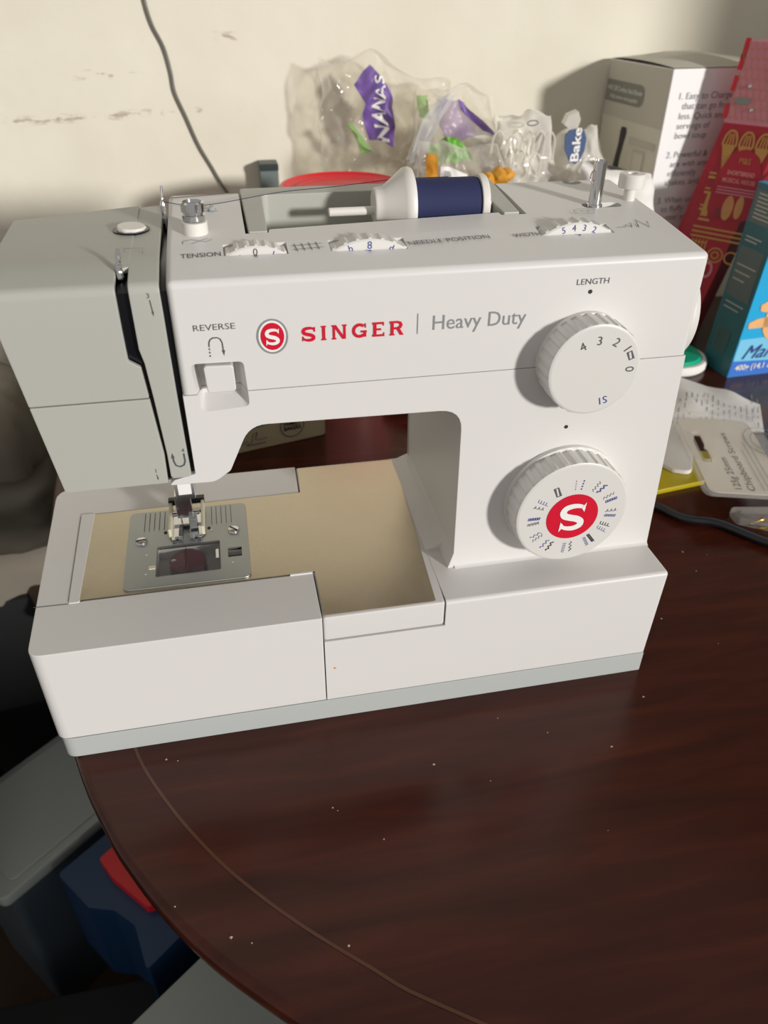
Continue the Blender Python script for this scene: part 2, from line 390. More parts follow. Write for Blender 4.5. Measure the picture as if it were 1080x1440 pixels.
# ------------------------------------------------------------------ table
edge = [(-.054, .665), (-.053, .45), (-.0510, .3414), (-.0410, .2274), (-.0225, .10), (.0065, -.0010), (.0285, -.0525), (.0435, -.0790), (.0605, -.1040), (.0780, -.1255),
        (.0990, -.1465), (.135, -.177), (.2, -.220), (.29, -.256), (.42, -.275), (.6, -.275), (.9, -.26), (1.02, -.1), (1.05, .2), (1.05, .665)]
ed = [(p.x, p.y) for p in spline([(x, y, 0) for x, y in edge], 6)]
tb = thing('table', 'dark mahogany table with a curved edge and thin inlaid line', 'table', (.5, .2, FL))
tt = prism('tabletop', ed, -.016, 0, 'mahogany', tb, bev=.005, seg=3)
il = [(.03, .06), (.0345, .03), (.0436, -.0071), (.063, -.0449), (.0858, -.0788), (.1067, -.1034), (.1294, -.1261), (.1569, -.15), (.1799, -.1687), (.24, -.2045), (.32, -.229), (.42, -.238), (.6, -.238), (.88, -.225)]
flat('inlay_line', stroke_polys([(p.x, p.y) for p in spline([(x, y, 0) for x, y in il], 5)], .0017), Fr((0, 0, 0), (1, 0, 0), (0, 1, 0)), 'inlay_wood', tb, h=.00025)
lathe('pedestal', [(.16, 0), (.15, .03), (.06, .06), (.045, .12), (.05, .4), (.07, .6), (.12, .724)], (.5, .2, FL), (0, 0, 1), 'dark_wood', tb, 24)

# ================================================================== SEWING MACHINE
M = thing('sewing_machine', 'white electric sewing machine with grey face plate standing on the dark table', 'sewing machine', (.185, .082, 0))
WP, GP = 'white_plastic', 'grey_plastic'
YF = .0302
box_ = rect
prism('base_strip', arcpoly([(.0012, .0002), (.3706, .0002), (.3724, .1645), (-.003, .1645)], [.008, .001, .006, .01]), 0, .0166, 'base_grey', M, bev=.0008)
prism('gap_shade', arcpoly([(.004, .003), (.366, .003), (.369, .161), (.002, .161)], .006), .0166, .0176, 'dark_slot', M)  # near-black filler paints the shadow between base strip and tray
# accessory tray: a U round the free arm
tray = prism('accessory_tray', arcpoly([(0, 0), (.1580, 0), (.1580, .0412), (.0160, .0412), (.0132, .1300), (.1592, .1300), (.1602, .165), (-.0065, .165)], [.008, .0008, .0015, .002, .002, .0015, .001, .012]), .0174, .0852, WP, M, bev=.0022, seg=3)
prism('tray_lip', arcpoly([(.0163, .0400), (.0225, .0400), (.0225, .1306), (.0135, .1306)], .001), .078, .0858, WP, M, bev=.0006)
flat('tray_seam', stroke_polys([(-.0028, .0405), (.0163, .0400)], .0005), Fr((0, 0, .0852), (1, 0, 0), (0, 1, 0)), 'print_grey', M, h=.00015)
prism('tray_tab', rect(.144, .0405, .1578, .0422), .083, .0862, WP, M, bev=.0004)
# body block right of the bed with the low front
bm_obj('lower_body', prism_bm([(.1587, .0176), (.3708, .0176), (.3726, .0852), (.2309, .0852), (.2309, .0666), (.1587, .0666)], 0, .165, 'xz', .0026, 4, sel=lambda p: p.x > .29 and p.z > .02 or p.z > .08 and p.y < .01), WP, M)
bed = prism('free_arm', [(.0226, .0418), (.1586, .0418), (.1586, .0004), (.2303, .0004), (.2440, .1640), (.1606, .1640), (.1598, .1294), (.0226, .1294)], .0670, .0851, WP, M, bev=.0016, seg=2)
prism('bed_plate', arcpoly([(.0210, .0420), (.1592, .0420), (.1592, .0024), (.2250, .0020), (.2340, .1610), (.1618, .1618), (.1602, .1300), (.0210, .1292)], [.001, 0, .001, .001, .001, .001, 0, .001]), .0846, .0856, 'bed_metal', M, bev=.0002)
prism('rear_ledge', [(.2309, .0852), (.2309 + .02, .0852), (.2470, .0905), (.2440, .0905)], .05, .16, WP, M, 'xz')

# lower cover: column and arm under the seam
lc = arcpoly([(.3726, .0845), (.3667, .2147), (.0988, .2147), (.0990, .1700), (.0880, .1674), (.0850, .1645), (.1088, .1640), (.1172, .1700), (.1292, .1955), (.2415, .1938), (.2428, .0960), (.2395, .0845)],
             [0, 0, 0, .001, .002, .0015, .010, .004, .014, .013, .004, 0], 6)
lowc = bm_obj('column_cover', prism_bm(lc, YF, .1500, 'xz', .0026, 3, sel=lambda p: p.z < .2140 and p.z > .0865 and p.y < .09), WP, M)
prism('column_fillet', [(.0276, .0850), (.0310, .0850), (.0310, .0882), (.0301, .0866), (.0290, .0856)], .2440, .3722, WP, M, 'yz')
prism('column_rear', [(.2440, .0850), (.2432, .1905), (.2600, .1910), (.2700, .0850)], .1180, .1620, GP, M, 'xz', bev=.002)
# upper cover
def prof(bk): return [(YF, .2151), (YF, .2701), (bk, .2755), (.150, .2808), (.158, .2768), (.160, .268), (.160, .2151)]
bm = prism_bm(prof(.0625), .0988, .3667, 'yz', .0032, 4, pts1=prof(.0812), sel=lambda p: p.z > .2155)
uc = bm_obj('top_cover', bm, WP, M)
SLP, SLN = V((.2, YF, .2701)), V((0, -.0054, .038)).normalized()
def slope(u, v):
    p = onpl(u, v, SLP, SLN)
    for _ in range(3):
        k = .0054 / (.0323 + (p.x - .0988) / .2679 * .0187); p = onpl(u, v, SLP, (0, -k, 1))
    return p
def kx(x): return .0054 / (.0323 + (x - .0988) / .2679 * .0187)
DIALS = []
cuts = [prism_bm([(.1376, .0800), (.1490, .0800), (.1500, .0850), (.2755, .0965), (.2762, .0925), (.2906, .0925), (.2906, .2), (.1376, .2)], .2560, .30, 'xy')]
for (uc_, v_face, ul, ur, vl, vr) in ((358, 346, 316, 402, 360, 355), (521, 336, 467, 570, 353, 347), (812, 313, 764, 860, 331, 325)):
    a, c = slope(ul, vl), slope(ur, vr); top = at(uc_, v_face, a.y + .001); top.y = a.y + .001
    DIALS.append((a, c, top)); cuts.append(prism_bm(rect(a.x - .0004, a.y, c.x + .0012, a.y + .0122), .255, .30, 'xy'))
sl, sr = V((.3283, .1017, .2775)), V((.3497, .1031, .2775))
cuts.append(prism_bm(arcpoly(rect(sl.x - .001, .0985, sr.x + .001, .1065), .0039), .268, .30, 'xy'))
cuts.append(prism_bm(disc_poly(.3385, .1455, .0058, .0050, 24), .270, .30, 'xy'))
REC = arcpoly([(.1040, .2312), (.1300, .2308), (.1312, .2056), (.1062, .2040)], [.003, .003, .003, .004], 4)
REC2 = arcpoly([(.1068, .2300), (.1272, .2296), (.1272, .2112), (.1085, .2112)], .0015, 4)
cuts.append(prism_bm(REC2, .0400, YF - .002, 'xz', pts1=REC))
boolean(uc, cuts)
boolean(lowc, [prism_bm(REC2, .0400, YF - .002, 'xz', pts1=REC)])
prism('trough_floor', rect(.1380, .081, .2900, .1590), .250, .2585, GP, M)
# face plate and centre strip: skins bent over the top, with the thread slots between them
def skin(name, st, m, th=.003, bev=.0007):
    n = len(st); vs = []; fs = []
    for i, (y, z, xl, xr) in enumerate(st):
        a = st[max(i - 1, 0)]; c = st[min(i + 1, n - 1)]; t = V((c[0] - a[0], c[1] - a[1])).normalized(); nn = V((t.y, -t.x))
        dz = .0045 * max(0., min(1., (y - .05) / .09)) * (xr - xl) / .06
        vs += [(xl, y, z - dz), (xr, y, z), (xr, y + nn.x * th, z + nn.y * th), (xl, y + nn.x * th, z - dz + nn.y * th)]
    for i in range(n - 1):
        for k in range(4):
            q = (k + 1) % 4; fs.append((i * 4 + k, i * 4 + q, i * 4 + 4 + q, i * 4 + 4 + k))
    fs += [(3, 2, 1, 0), tuple((n - 1) * 4 + k for k in range(4))]
    bm = bmesh.new(); B = [bm.verts.new(v) for v in vs]
    for f in fs: bm.faces.new([B[i] for i in f])
    bmesh.ops.recalc_face_normals(bm, faces=bm.faces)
    es = [e for e in bm.edges if e.calc_face_angle(0) > math.radians(40)]
    bmesh.ops.bevel(bm, geom=es, offset=bev, segments=2, profile=.5, affect='EDGES', clamp_overlap=True)
    return bm_obj(name, bm, m, M)
def xl_(z): return .0338 - (z - .166) / .104 * .0120
TOP = [(.0302, .2655), (.0307, .2680), (.0320, .2696), (.0345, .2706), (.0460, .2726), (.0480, .27295), (.0610, .2750), (.1450, .2768), (.1500, .2755), (.1530, .2720), (.1540, .2660), (.1540, .2160)]
def xlt(y): return .0222 - (y - .03) * .06
skin('face_plate_lower', [(YF, z, xl_(z), r) for z, r in ((.1660, .0848), (.183, .0853), (.2000, .0841), (.2146, .0831))], GP)
skin('face_plate', [(YF, z, xl_(z), r) for z, r in ((.2150, .0831), (.2312, .0819), (.2348, .0768), (.2500, .0767))] + [(y, z, xlt(y) if y > YF else xl_(z), (.0768 if y < .0470 else .0830)) for y, z in TOP], GP)
skin('thread_strip', [(YF, z, l, r) for z, l, r in ((.1684, .0875, .0962), (.1700, .0866, .0970), (.1828, .0866, .0967), (.2151, .0850, .0962), (.2328, .0838, .0961), (.2400, .0824, .0960), (.2550, .0824, .0960))] + [(y, z, .0824, .0959) for y, z in TOP[:9]], GP)
bm = prism_bm([(.0345, .168), (.0345, .262), (.060, .2690), (.146, .2680), (.150, .262), (.150, .168)], .0010, .0085, 'yz')
for v in bm.verts: v.co.x += xl_(v.co.z)
bm_obj('end_cap', bm, GP, M)
prism('inner_frame', [(.0340, .1670), (.0340, .2655), (.06, .2710), (.144, .2700), (.146, .1670)], .0365, .1040, 'dark_slot', M, 'yz')
# reverse lever
rb = prism('reverse_lever', arcpoly([(.1103, .2300), (.1245, .2296), (.1248, .2160), (.1110, .2158)], .0018, 4),   .0285, .0398, WP, M, 'xz', bev=.0014, seg=3)
# carry handle folded round the spool trough
bm = prism_bm(arcpoly([(.1392, .0808), (.1486, .0808), (.1504, .1425), (.2775, .1425), (.2775, .0932), (.2866, .0932), (.2900, .1565), (.1386, .1565)], [.001, .001, .004, .004, .001, .001, .003, .003]), .2590, .2812, 'xy', .0012, 2)
for v in bm.verts: v.co.z += (v.co.y - .150) * .055 if v.co.z > .27 else 0
bm_obj('carry_handle', bm, GP, M)
cyl('spool_pin', (.1845, .1150, .2765), (.2750, .1150, .2765), .0023, 'spool_white', M)
box('pin_bracket', (.2730, .1110, .2570), (.2765, .1190, .2800), WP, M)

# dials on top: tension, needle position, width
def wheel(a, c, top, marks, R):
    hc = (c.x - a.x) / 2 - .0002; h_ = top.z - a.z + .0004; R = (hc * hc + h_ * h_) / (2 * h_)
    y0 = top.y - .0004; cx = (a.x + c.x) / 2; o = V((cx, y0, top.z - R))
    w_ = lathe('top_dial', [(R - .0008, 0), (R, .0006), (R + .0006, .0012), (R + .0006, .0100), (R - .001, .0106)], o, (0, 1, 0), 'dial_white', M, 144, rib=(36, .0008, 2, 3), ang=25)
    for s, ang, sz in marks:
        f = Fr(o, (1, 0, 0), (0, 0, 1)).sub(0, 0, -ang / R)
        text(s, sz, Fr(f.p(0, R - .0008 - sz * .72), f.x, f.y), 'print_blue' if s != '0' else 'print_grey', w_, align='CENTER')
wheel(*DIALS[0], [('0', 0, .0048), ('-', -.0085, .004), ('1', .0095, .004)], .0190)
wheel(*DIALS[1], [('b', -.0100, .0048), ('d', .0125, .0048), ('8', .0004, .0052)], .0230)
wheel(*DIALS[2], [('5', -.0088, .0046), ('4', -.0026, .0046), ('3', .0036, .0046), ('2', .0098, .0046)], .0225)

# big dials on the column
def big_dial(name, cx, cz, r, t, nr, collar):
    prof = [(r + (.0012 if collar else 0), 0), (r + (.0012 if collar else 0), .003), (r, .0034), (r, t - .0022), (r - .0006, t - .0008), (r - .0022, t)]
    return lathe(name, prof, (cx, YF, cz), (0, -1, 0), 'dial_white', M, nr * 8, rib=(nr, .0008, 2, 3), ang=28)
LD = big_dial('length_dial', .3047, .2189, .0252, .0180, 28, False)
PD = big_dial('pattern_dial', .3068, .1296, .0343, .0182, 32, True)
LF = Fr((.3047, YF - .0180, .2189), (1, 0, 0), (0, 0, 1)); PF = Fr((.3068, YF - .0182, .1290), (1, 0, 0), (0, 0, 1))
for s, x, z in (('4', .2959, .2327), ('3', .3045, .2354), ('2', .3139, .2339), ('1', .3206, .2300), ('0', .3240, .2185)):
    dx, dz = x - .3047, z - .2189; a_ = -math.atan2(dx, dz); f = LF.sub(dx, dz, a_)
    text(s, .0066, Fr(f.p(0, -.0024), f.x, f.y), 'print_grey', LD, align='CENTER')
f = LF.sub(.0182, .0070, -1.15); flat('buttonhole_mark', stroke_polys([(-.0024, -.0011), (.0020, -.0011), (.0020, .0011), (-.0024, .0011)], .0006, True), f, 'print_grey', LD)
f = LF.sub(.0071, -.0171, math.pi + .25); text('S1', .0060, Fr(f.p(0, -.002), f.x, f.y), 'print_blue', LD, align='CENTER')
# pattern dial print
flat('logo_disc', [disc_poly(0, -.0013, .0158, .0155)], PF, 'logo_red', PD)
S_PATH = [(.46, .30), (.40, .44), (.18, .52), (-.08, .52), (-.32, .44), (-.42, .26), (-.34, .08), (-.08, -.03), (.18, -.11), (.38, -.26), (.36, -.45), (.12, -.56), (-.14, -.55), (-.36, -.47), (-.46, -.30)]
def big_s(fr, k, m, parent, h=.0003):
    pts = [(p.x * k, p.y * k) for p in spline([(x, y, 0) for x, y in S_PATH], 4)]; n = len(pts)
    wd = [k * (.10 + .20 * math.sin(math.pi * i / (n - 1)) ** .8) for i in range(n)]
    polys = stroke_polys(pts, wd)
    polys.append([(.52 * k, .66 * k), (.40 * k, .50 * k), (.34 * k, .40 * k), (.48 * k, .20 * k)]); polys.append([(-.52 * k, -.70 * k), (-.40 * k, -.54 * k), (-.34 * k, -.42 * k), (-.48 * k, -.20 * k)])
    return flat('logo_letter', polys, fr, m, parent, h)
big_s(PF.sub(0, -.0013), .0142, 'print_white', PD, .0004)
def zig(n, w_, h_, ph=0): return [(w_ * (i / n - .5), h_ * (.5 if (i + ph) % 2 else -.5)) for i in range(n + 1)]
def dash(n, w_): return [[(w_ * (i / n - .5), 0), (w_ * ((i + .55) / n - .5), 0)] for i in range(n)]
def icon(kind):
    W_ = .0072
    if kind == 'dots': return [dash(4, W_)]
    if kind == 'zig': return [[zig(7, W_, .0016)]]
    if kind == 'tent': return [[[(W_ * (i / 3 - .5), -.0005), (W_ * ((i + .4) / 3 - .5), -.0005), (W_ * ((i + .6) / 3 - .5), .0013), (W_ * ((i + .8) / 3 - .5), -.0005), (W_ * ((i + 1) / 3 - .5), -.0005)] for i in range(3)]]
    if kind == 'comb': return [[[(W_ * (i / 4 - .5), .0014), (W_ * (i / 4 - .5) + .0003, -.0006), (W_ * ((i + 1) / 4 - .5) + .0003, -.0006)] for i in range(4)]]
    if kind == 'wave': return [[[(W_ * (i / 24 - .5), .0007 * math.sin(i / 24 * 18)) for i in range(25)]]]
    if kind == 'sq': return [[[(W_ * (i / 4 - .5), -.0007), (W_ * (i / 4 - .5) + .0004, .0008), (W_ * ((i + .5) / 4 - .5) + .0004, .0008), (W_ * ((i + .5) / 4 - .5), -.0007), (W_ * ((i + 1) / 4 - .5), -.0007)] for i in range(4)]]
    if kind == 'box': return [[[(W_ * (i / 5 - .5), -.0007), (W_ * ((i + .7) / 5 - .5), -.0007), (W_ * ((i + 1) / 5 - .5), .0007), (W_ * ((i + .3) / 5 - .5), .0007), (W_ * (i / 5 - .5), -.0007)] for i in range(5)]]
ICONS = [('bh', .2954, .1459, 0, 0), ('dots', .3057, .1491, .0004, 0), ('dots', .3099, .1496, .0012, 1), ('zig', .3185, .1471, .0004, 0), ('wave', .3221, .1452, .0011, 1), ('zig', .3273, .1397, .0003, 0), ('box', .3294, .1367, .0005, 1),
         ('tent', .3307, .1290, .0004, 0), ('box', .3307, .1255, .0004, 1), ('comb', .3287, .1193, .0006, 2), ('comb', .3271, .1159, .0004, 1), ('box', .3211, .1104, .0008, 2), ('sq', .3183, .1081, .0004, 1), ('wave', .3090, .1058, .0006, 2), ('sq', .3049, .1055, .0004, 1),
         ('wave', .2956, .1080, .0009, 2), ('wave', .2922, .1101, .0006, 1), ('wave', .2858, .1173, .0005, 1), ('zig', .2872, .1150, .0003, 0), ('box', .2834, .1290, .0006, 1), ('sq', .2834, .1255, .0004, 0), ('comb', .2876, .1394, .0004, 1), ('tent', .2852, .1362, .0004, 0)]
for kind, x, z, wd, ci in ICONS:
    dx, dz = x - .3068, z - .1290; a_ = math.atan2(dz, dx)
    if abs(a_) > math.pi / 2: a_ += math.pi
    f = PF.sub(dx, dz, a_)
    if kind == 'bh':
        flat('buttonhole_symbol', stroke_polys([(-.0030, -.0011), (.0030, -.0011), (.0030, .0011), (-.0030, .0011)], .0007, True), PF.sub(dx, dz, math.radians(112)), 'print_grey', PD); continue
    polys = []
    for grp in icon(kind):
        for st in grp: polys += stroke_polys(st, max(wd * .62, .00026))
    flat('stitch_symbol', polys, f, ('print_grey', 'print_blue', 'print_black')[ci], PD)

# front print
FF = Fr((0, YF, 0), (1, 0, 0), (0, 0, 1))
def ftext(s, x, z, size, m, **k): return text(s, size, FF.sub(x, z), m, M, **k)
ftext('LENGTH', .2957, .2578, .0042, 'print_grey', width=.0172)
ftext('REVERSE', .1078, .2472, .0042, 'print_grey', width=.0192)
flat('indicator_dot', [disc_poly(.3040, .2540, .0011)], FF, 'print_black', M); flat('indicator_dot', [disc_poly(.3030, .1772, .0011)], FF, 'print_black', M)
ftext('Heavy Duty', .2222, .2397, .0108, 'logo_grey', width=.0485)
flat('divider_line', [rect(.2150, .2382, .2155, .2486)], FF, 'logo_grey', M)
# slab lettering
def slab_word(x0, z0, h, width):
    s_ = .22 * h; t_ = .16 * h; L = []; pen = 0
    def R_(a, b_, c, d): L.append([(pen + a, b_), (pen + c, b_), (pen + c, d), (pen + a, d)])
    def serif_s(w_):
        k = h * .88; cx, cy = pen + w_ / 2, h / 2
        pts = [(p.x * k * w_ / (h * .98) + cx, p.y * k * .86 + cy) for p in spline([(x, y, 0) for x, y in S_PATH], 3)]; n = len(pts)
        L.extend(stroke_polys(pts, [h * (.12 + .13 * math.sin(math.pi * i / (n - 1)) ** .8) for i in range(n)]))
        L.append([(pen + w_ * .86, h * .64), (pen + w_ * .97, h * .64), (pen + w_ * .97, h), (pen + w_ * .86, h * .9)]); L.append([(pen + w_ * .03, h * .36), (pen + w_ * .14, h * .36), (pen + w_ * .14, h * .1), (pen + w_ * .03, 0)])
    G_ = .38 * h; e = .07 * h
    W_ = .98 * h; serif_s(W_); pen += W_ + G_
    W_ = s_ + 2 * e; R_(e, 0, e + s_, h); R_(0, 0, W_, .10 * h); R_(0, h - .10 * h, W_, h); pen += W_ + G_
    W_ = 1.06 * h; R_(e, 0, e + .17 * h, h); R_(W_ - e - .17 * h, 0, W_ - e, h); R_(0, 0, .32 * h, .10 * h); R_(0, h - .10 * h, .2 * h, h); R_(W_ - .32 * h, h - .10 * h, W_, h)
    L.append([(pen + e, h), (pen + e + .24 * h, h), (pen + W_ - e, 0), (pen + W_ - e - .24 * h, 0)]); pen += W_ + G_
    W_ = 1.06 * h; arc = [(pen + W_ * .5 + W_ * .40 * math.cos(a), h / 2 + h * .40 * math.sin(a)) for a in [math.radians(48 + i * 262 / 22) for i in range(23)]]
    L.extend(stroke_polys(arc, .21 * h)); R_(W_ * .58, h * .36, W_ * .98, h * .50); R_(W_ * .76, h * .05, W_ * .94, h * .5); R_(W_ * .84, h * .68, W_ * .93, h * .98); pen += W_ + G_
    W_ = .86 * h; R_(e, 0, e + s_, h); R_(0, 0, W_, .15 * h); R_(0, h - .15 * h, W_ * .96, h); R_(e, h * .43, W_ * .72, h * .57); R_(W_ - .08 * h, 0, W_, .27 * h); R_(W_ * .96 - .08 * h, h * .74, W_ * .96, h); pen += W_ + G_
    W_ = 1.04 * h; R_(e, 0, e + s_, h); R_(0, 0, s_ + 2 * e, .10 * h); R_(0, h - .15 * h, .4 * h, h)
    L.extend(stroke_polys([(pen + .26 * h, h * .925), (pen + .58 * h, h * .925), (pen + .76 * h, h * .85), (pen + .82 * h, h * .71), (pen + .76 * h, h * .57), (pen + .58 * h, h * .49), (pen + .26 * h, h * .49)], [.15 * h, .16 * h, .19 * h, .20 * h, .19 * h, .16 * h, .14 * h]))
    L.append([(pen + .46 * h, h * .5), (pen + .70 * h, h * .5), (pen + 1.02 * h, 0), (pen + .76 * h, 0)]); pen += W_
    k = width / pen
    return [[(x0 + a * k, z0 + b_) for a, b_ in q] for q in L]
flat('brand_lettering', slab_word(.1582, .2384, .0073, .0503), FF, 'logo_red', M)
bc = (.1443, .2421)
flat('badge_ring', ring_polys(bc[0], bc[1], .0070, .0083, .0009, 48), FF, 'logo_grey', M); flat('badge_white', [disc_poly(bc[0], bc[1], .0067, .0080)], FF, 'print_white', M, h=.00012)
flat('badge_disc', [disc_poly(bc[0], bc[1], .0056, .0068)], FF, 'logo_red', M, h=.0003); big_s(FF.sub(bc[0], bc[1]), .0062, 'print_white', M, .0005)
rv = [(.1144, .2390), (.1145, .2410), (.1152, .2426), (.1166, .2434), (.1186, .2434), (.1199, .2426), (.1206, .2408), (.1208, .2368)]
flat('reverse_arrow', stroke_polys(rv, .0006) + [[(.1200, .2370), (.1216, .2370), (.1209, .2341)]] + [q for z in (.2375, .2358, .2341) for q in [rect(.1141, z, .1147, z + .0009)]], FF, 'print_grey', M)
ftext('3', .0898, .2640, .0034, 'print_grey'); flat('thread_arrow', stroke_polys([(.0911, .2632), (.0916, .2575)], .0005) + [[(.0910, .2578), (.0921, .2577), (.0917, .2555)]], FF, 'print_grey', M)
flat('thread_arrow', stroke_polys([(.0949, .1830), (.0950, .1785), (.0942, .1763), (.0922, .1754), (.0903, .1763), (.0895, .1785), (.0893, .1810)], .0008) + [[(.0884, .1808), (.0902, .1809), (.0892, .1838)]], FF, 'print_grey', M)
ftext('4', .0940, .1838, .0030, 'print_grey'); ftext('1', .0790, .1732, .0032, 'print_grey'); flat('thread_arrow', stroke_polys([(.0799, .1720), (.0801, .1700)], .0004) + [[(.0796, .1702), (.0806, .1702), (.0802, .1686)]], FF, 'print_grey', M)
flat('orange_fleck', [disc_poly(.1641, .0442, .0008, .0007, 8)], Fr((0, 0, 0), (1, 0, 0), (0, 0, 1)), 'orange_food', M); 
# print on the slope and the flat top
def stext(s, u0, v0, u1, v1, size, **k):
    a, c = slope(u0, v0), slope(u1, v1); return text(s, size, Fr(a, c - a, V((0, 1, kx((a.x + c.x) / 2)))), 'print_grey', M, width=(c - a).length, h=.0002, **k)
stext('TENSION', 254, 364, 311, 360, .0062); stext('NEEDLE POSITION', 575, 345, 689, 335, .0062); stext('WIDTH', 724, 334, 762, 331, .0062)
fr = Fr(slope(413, 354), slope(455, 350) - slope(413, 354), V((0, 1, kx(.163))))
flat('stitch_mark', stroke_polys([(0, .002), (.0155, .002)], .0004) + stroke_polys([(0, .0062), (.0155, .0062)], .0004) + [q for i in range(4) for q in stroke_polys([(.002 + i * .0036, 0), (.002 + i * .0036, .0082)], .0004)], fr, 'print_grey', M, h=.0002)
fr = Fr(slope(868, 320), slope(920, 317) - slope(868, 320), V((0, 1, kx(.33))))
flat('stitch_mark', stroke_polys([(0, 0), (.005, 0), (.006, .003), (.008, -.001), (.010, .005), (.012, -.001), (.015, .009), (.018, -.002), (.0205, .006)], .0004), fr, 'print_grey', M, h=.0002)
for a, c in zip(DIALS, (358, 521, 820)):
    p = V(((a[0].x + a[1].x) / 2, a[0].y - .0016, 0)); p.z = .2701 + (p.y - YF) * kx(p.x); flat('dial_pointer', [disc_poly(0, 0, .0009, .0007, 10)], Fr(p, (1, 0, 0), (0, 1, kx(p.x))), 'print_blue', M, h=.0002)

# seams and hardware on the top
TZ = lambda y: .2755 + (y - .07) * .0663
flat('top_seam', stroke_polys([(.0992, .1440), (.1376, .1490)], .0012), Fr((0, 0, .27086), (1, 0, 0), (0, .998, .0662)), 'dark_slot', M, h=.0003)
t1 = V((.1133, .0850, TZ(.085)))
lathe('winder_tension_collar', [(.0061, 0), (.0063, .0004), (.0063, .0058), (.0056, .0062)], t1, (0, 0, 1), 'spool_white', M)
lathe('winder_tension_disc', [(.0040, 0), (.0054, .0006), (.0057, .0030), (.0050, .0034), (.0050, .0042), (.0057, .0046), (.0057, .0085), (.0046, .0092), (.0042, .0078)], t1 + V((0, 0, .0062)), (0, 0, 1), 'chrome', M)
box('thread_guide', (.1175, .1180, .2790), (.1250, .1195, .2800), 'steel', M, bev=.0002); box('thread_guide', (.1208, .1165, .2790), (.1232, .1215, .2812), 'steel', M, bev=.0002)
bt = V((.0812, .0995, .2750)); lathe('pressure_socket', [(.0090, 0), (.0092, .0012), (.0092, .0014)], bt, (0, 0, 1), 'dark_slot', M)
pk = lathe('pressure_knob', [(.0072, 0), (.0074, .0006), (.0074, .0022), (.0066, .0030)], bt, (.05, -.04, 1), 'spool_white', M, 36, rib=(9, .0003, 1, 2))
sp_ = V((.3345, .1025, .272)); lathe('winder_spindle', [(.0044, 0), (.0044, .006), (.0036, .0062), (.0036, .0280), (.0029, .0288), (.0026, .0270)], sp_, (0, 0, 1), 'chrome', M)
tube('spindle_spring', spline([(.3310, .1020, .2960), (.3292, .1010, .2945), (.3290, .1010, .2915), (.3312, .1015, .2895)], 5), .0004, 'chrome', M, 6)
ss = V((.3590, .1100, TZ(.110) - .001)); lathe('winder_stop', [(.0034, 0), (.0034, .0070), (.0070, .0072), (.0074, .0078), (.0074, .0140), (.0068, .0148), (.0030, .0148), (.0026, .0120)], ss, (0, 0, 1), 'spool_white', M)
fr = Fr((.3175, .0905, TZ(.0905)), (1, .05, 0), (0, 1, .066))
flat('winder_mark', ring_polys(.006, 0, .0062, .0045, .0004) + ring_polys(.006, 0, .0022, .0016, .0004) + stroke_polys([(-.004, -.002), (.001, -.003)], .0004) + stroke_polys([(.012, .002), (.016, .006)], .0004), fr, 'logo_grey', M, h=.0004)
fr = Fr((.1070, .0690, TZ(.069)), (1, 0, 0), (0, 1, .066)); flat('winder_mark', stroke_polys([(0, 0), (0, .004), (.004, .006), (.011, .002), (.014, .005)], .0004) + stroke_polys([(.004, 0), (.012, .007)], .0004), fr, 'logo_grey', M, h=.0006)
fr = Fr((.0800, .0560, .2742), (1, 0, 0), (0, 1, .16)); flat('lever_mark', stroke_polys([(0, .006), (0, .0095), (.0085, .0095), (.0085, .004)], .0004), fr, 'logo_grey', M, h=.0006)
tube('take_up_lever', spline([(.0790, .0440, .258), (.0790, .0430, .2690), (.0788, .0445, .2760), (.0796, .0470, .2815)], 6), [.0016] * 12 + [.0013] * 7, 'chrome', M, 8)
tube('thread_hook', spline([(.0972, .1180, .262), (.0972, .1190, .2740), (.0972, .1200, .2850), (.0976, .1210, .2920)], 6), [.0014] * 12 + [.0007] * 7, 'chrome', M, 8)
lathe('hand_wheel', [(.012, 0), (.030, .001), (.033, .004), (.033, .0160), (.030, .0205), (.010, .0225)], (.3660, .0850, .2215), (1, 0, 0), 'dial_white', M, 60, rib=(30, .0006, 2, 3))
# ---- needle plate
NZ = .0856
npl = prism('needle_plate', arcpoly([(.0461, .0440), (.1213, .0432), (.1218, .1232), (.0459, .1238)], .0045, 5), NZ, NZ + .0012, 'steel', M, bev=.0005)
cuts = [prism_bm(rect(.0650, .0535, .1034, .0828), .07, .1, 'xy'), prism_bm(rect(.1082, .0645, .1168, .0738), .0845, .1, 'xy')]
for x in (.0752, .0795, .0868, .0912): cuts.append(prism_bm(rect(x - .0013, .0888, x + .0013, .1140), .0845, .1, 'xy'))
boolean(npl, cuts)
box('bobbin_well', (.0640, .0525, .0700), (.1044, .0838, .0764), 'dark_slot', M, bev=0)
cut_bed = [prism_bm(rect(.0650, .0535, .1034, .0828), .0765, .1, 'xy'), prism_bm(rect(.1082, .0645, .1168, .0738), .080, .1, 'xy')] + [prism_bm(rect(x - .0013, .0888, x + .0013, .1140), .080, .1, 'xy') for x in (.0752, .0795, .0868, .0912)]
for o in [c for c in M.children if c.name.startswith(('bed_plate',))]: boolean(o, cut_bed)
boolean(bed, [prism_bm(rect(.0650, .0535, .1034, .0828), .0765, .1, 'xy'), prism_bm(rect(.1082, .0645, .1168, .0738), .080, .1, 'xy')])
box('hole_shade', (.1076, .0640, .0795), (.1174, .0744, .0803), 'dark_slot', M, bev=0)  # dark box added to paint the shade inside the square plate hole
for x in (.0752, .0795, .0868, .0912):
    vs = []; bm = prism_bm([(.0892, .0862), (.1136, .0862)] + [(.1136 - i * .00122, .0872 + (.0006 if i % 2 else 0)) for i in range(21)], x - .0009, x + .0009, 'yz'); bm_obj('feed_dog', bm, 'steel', M)
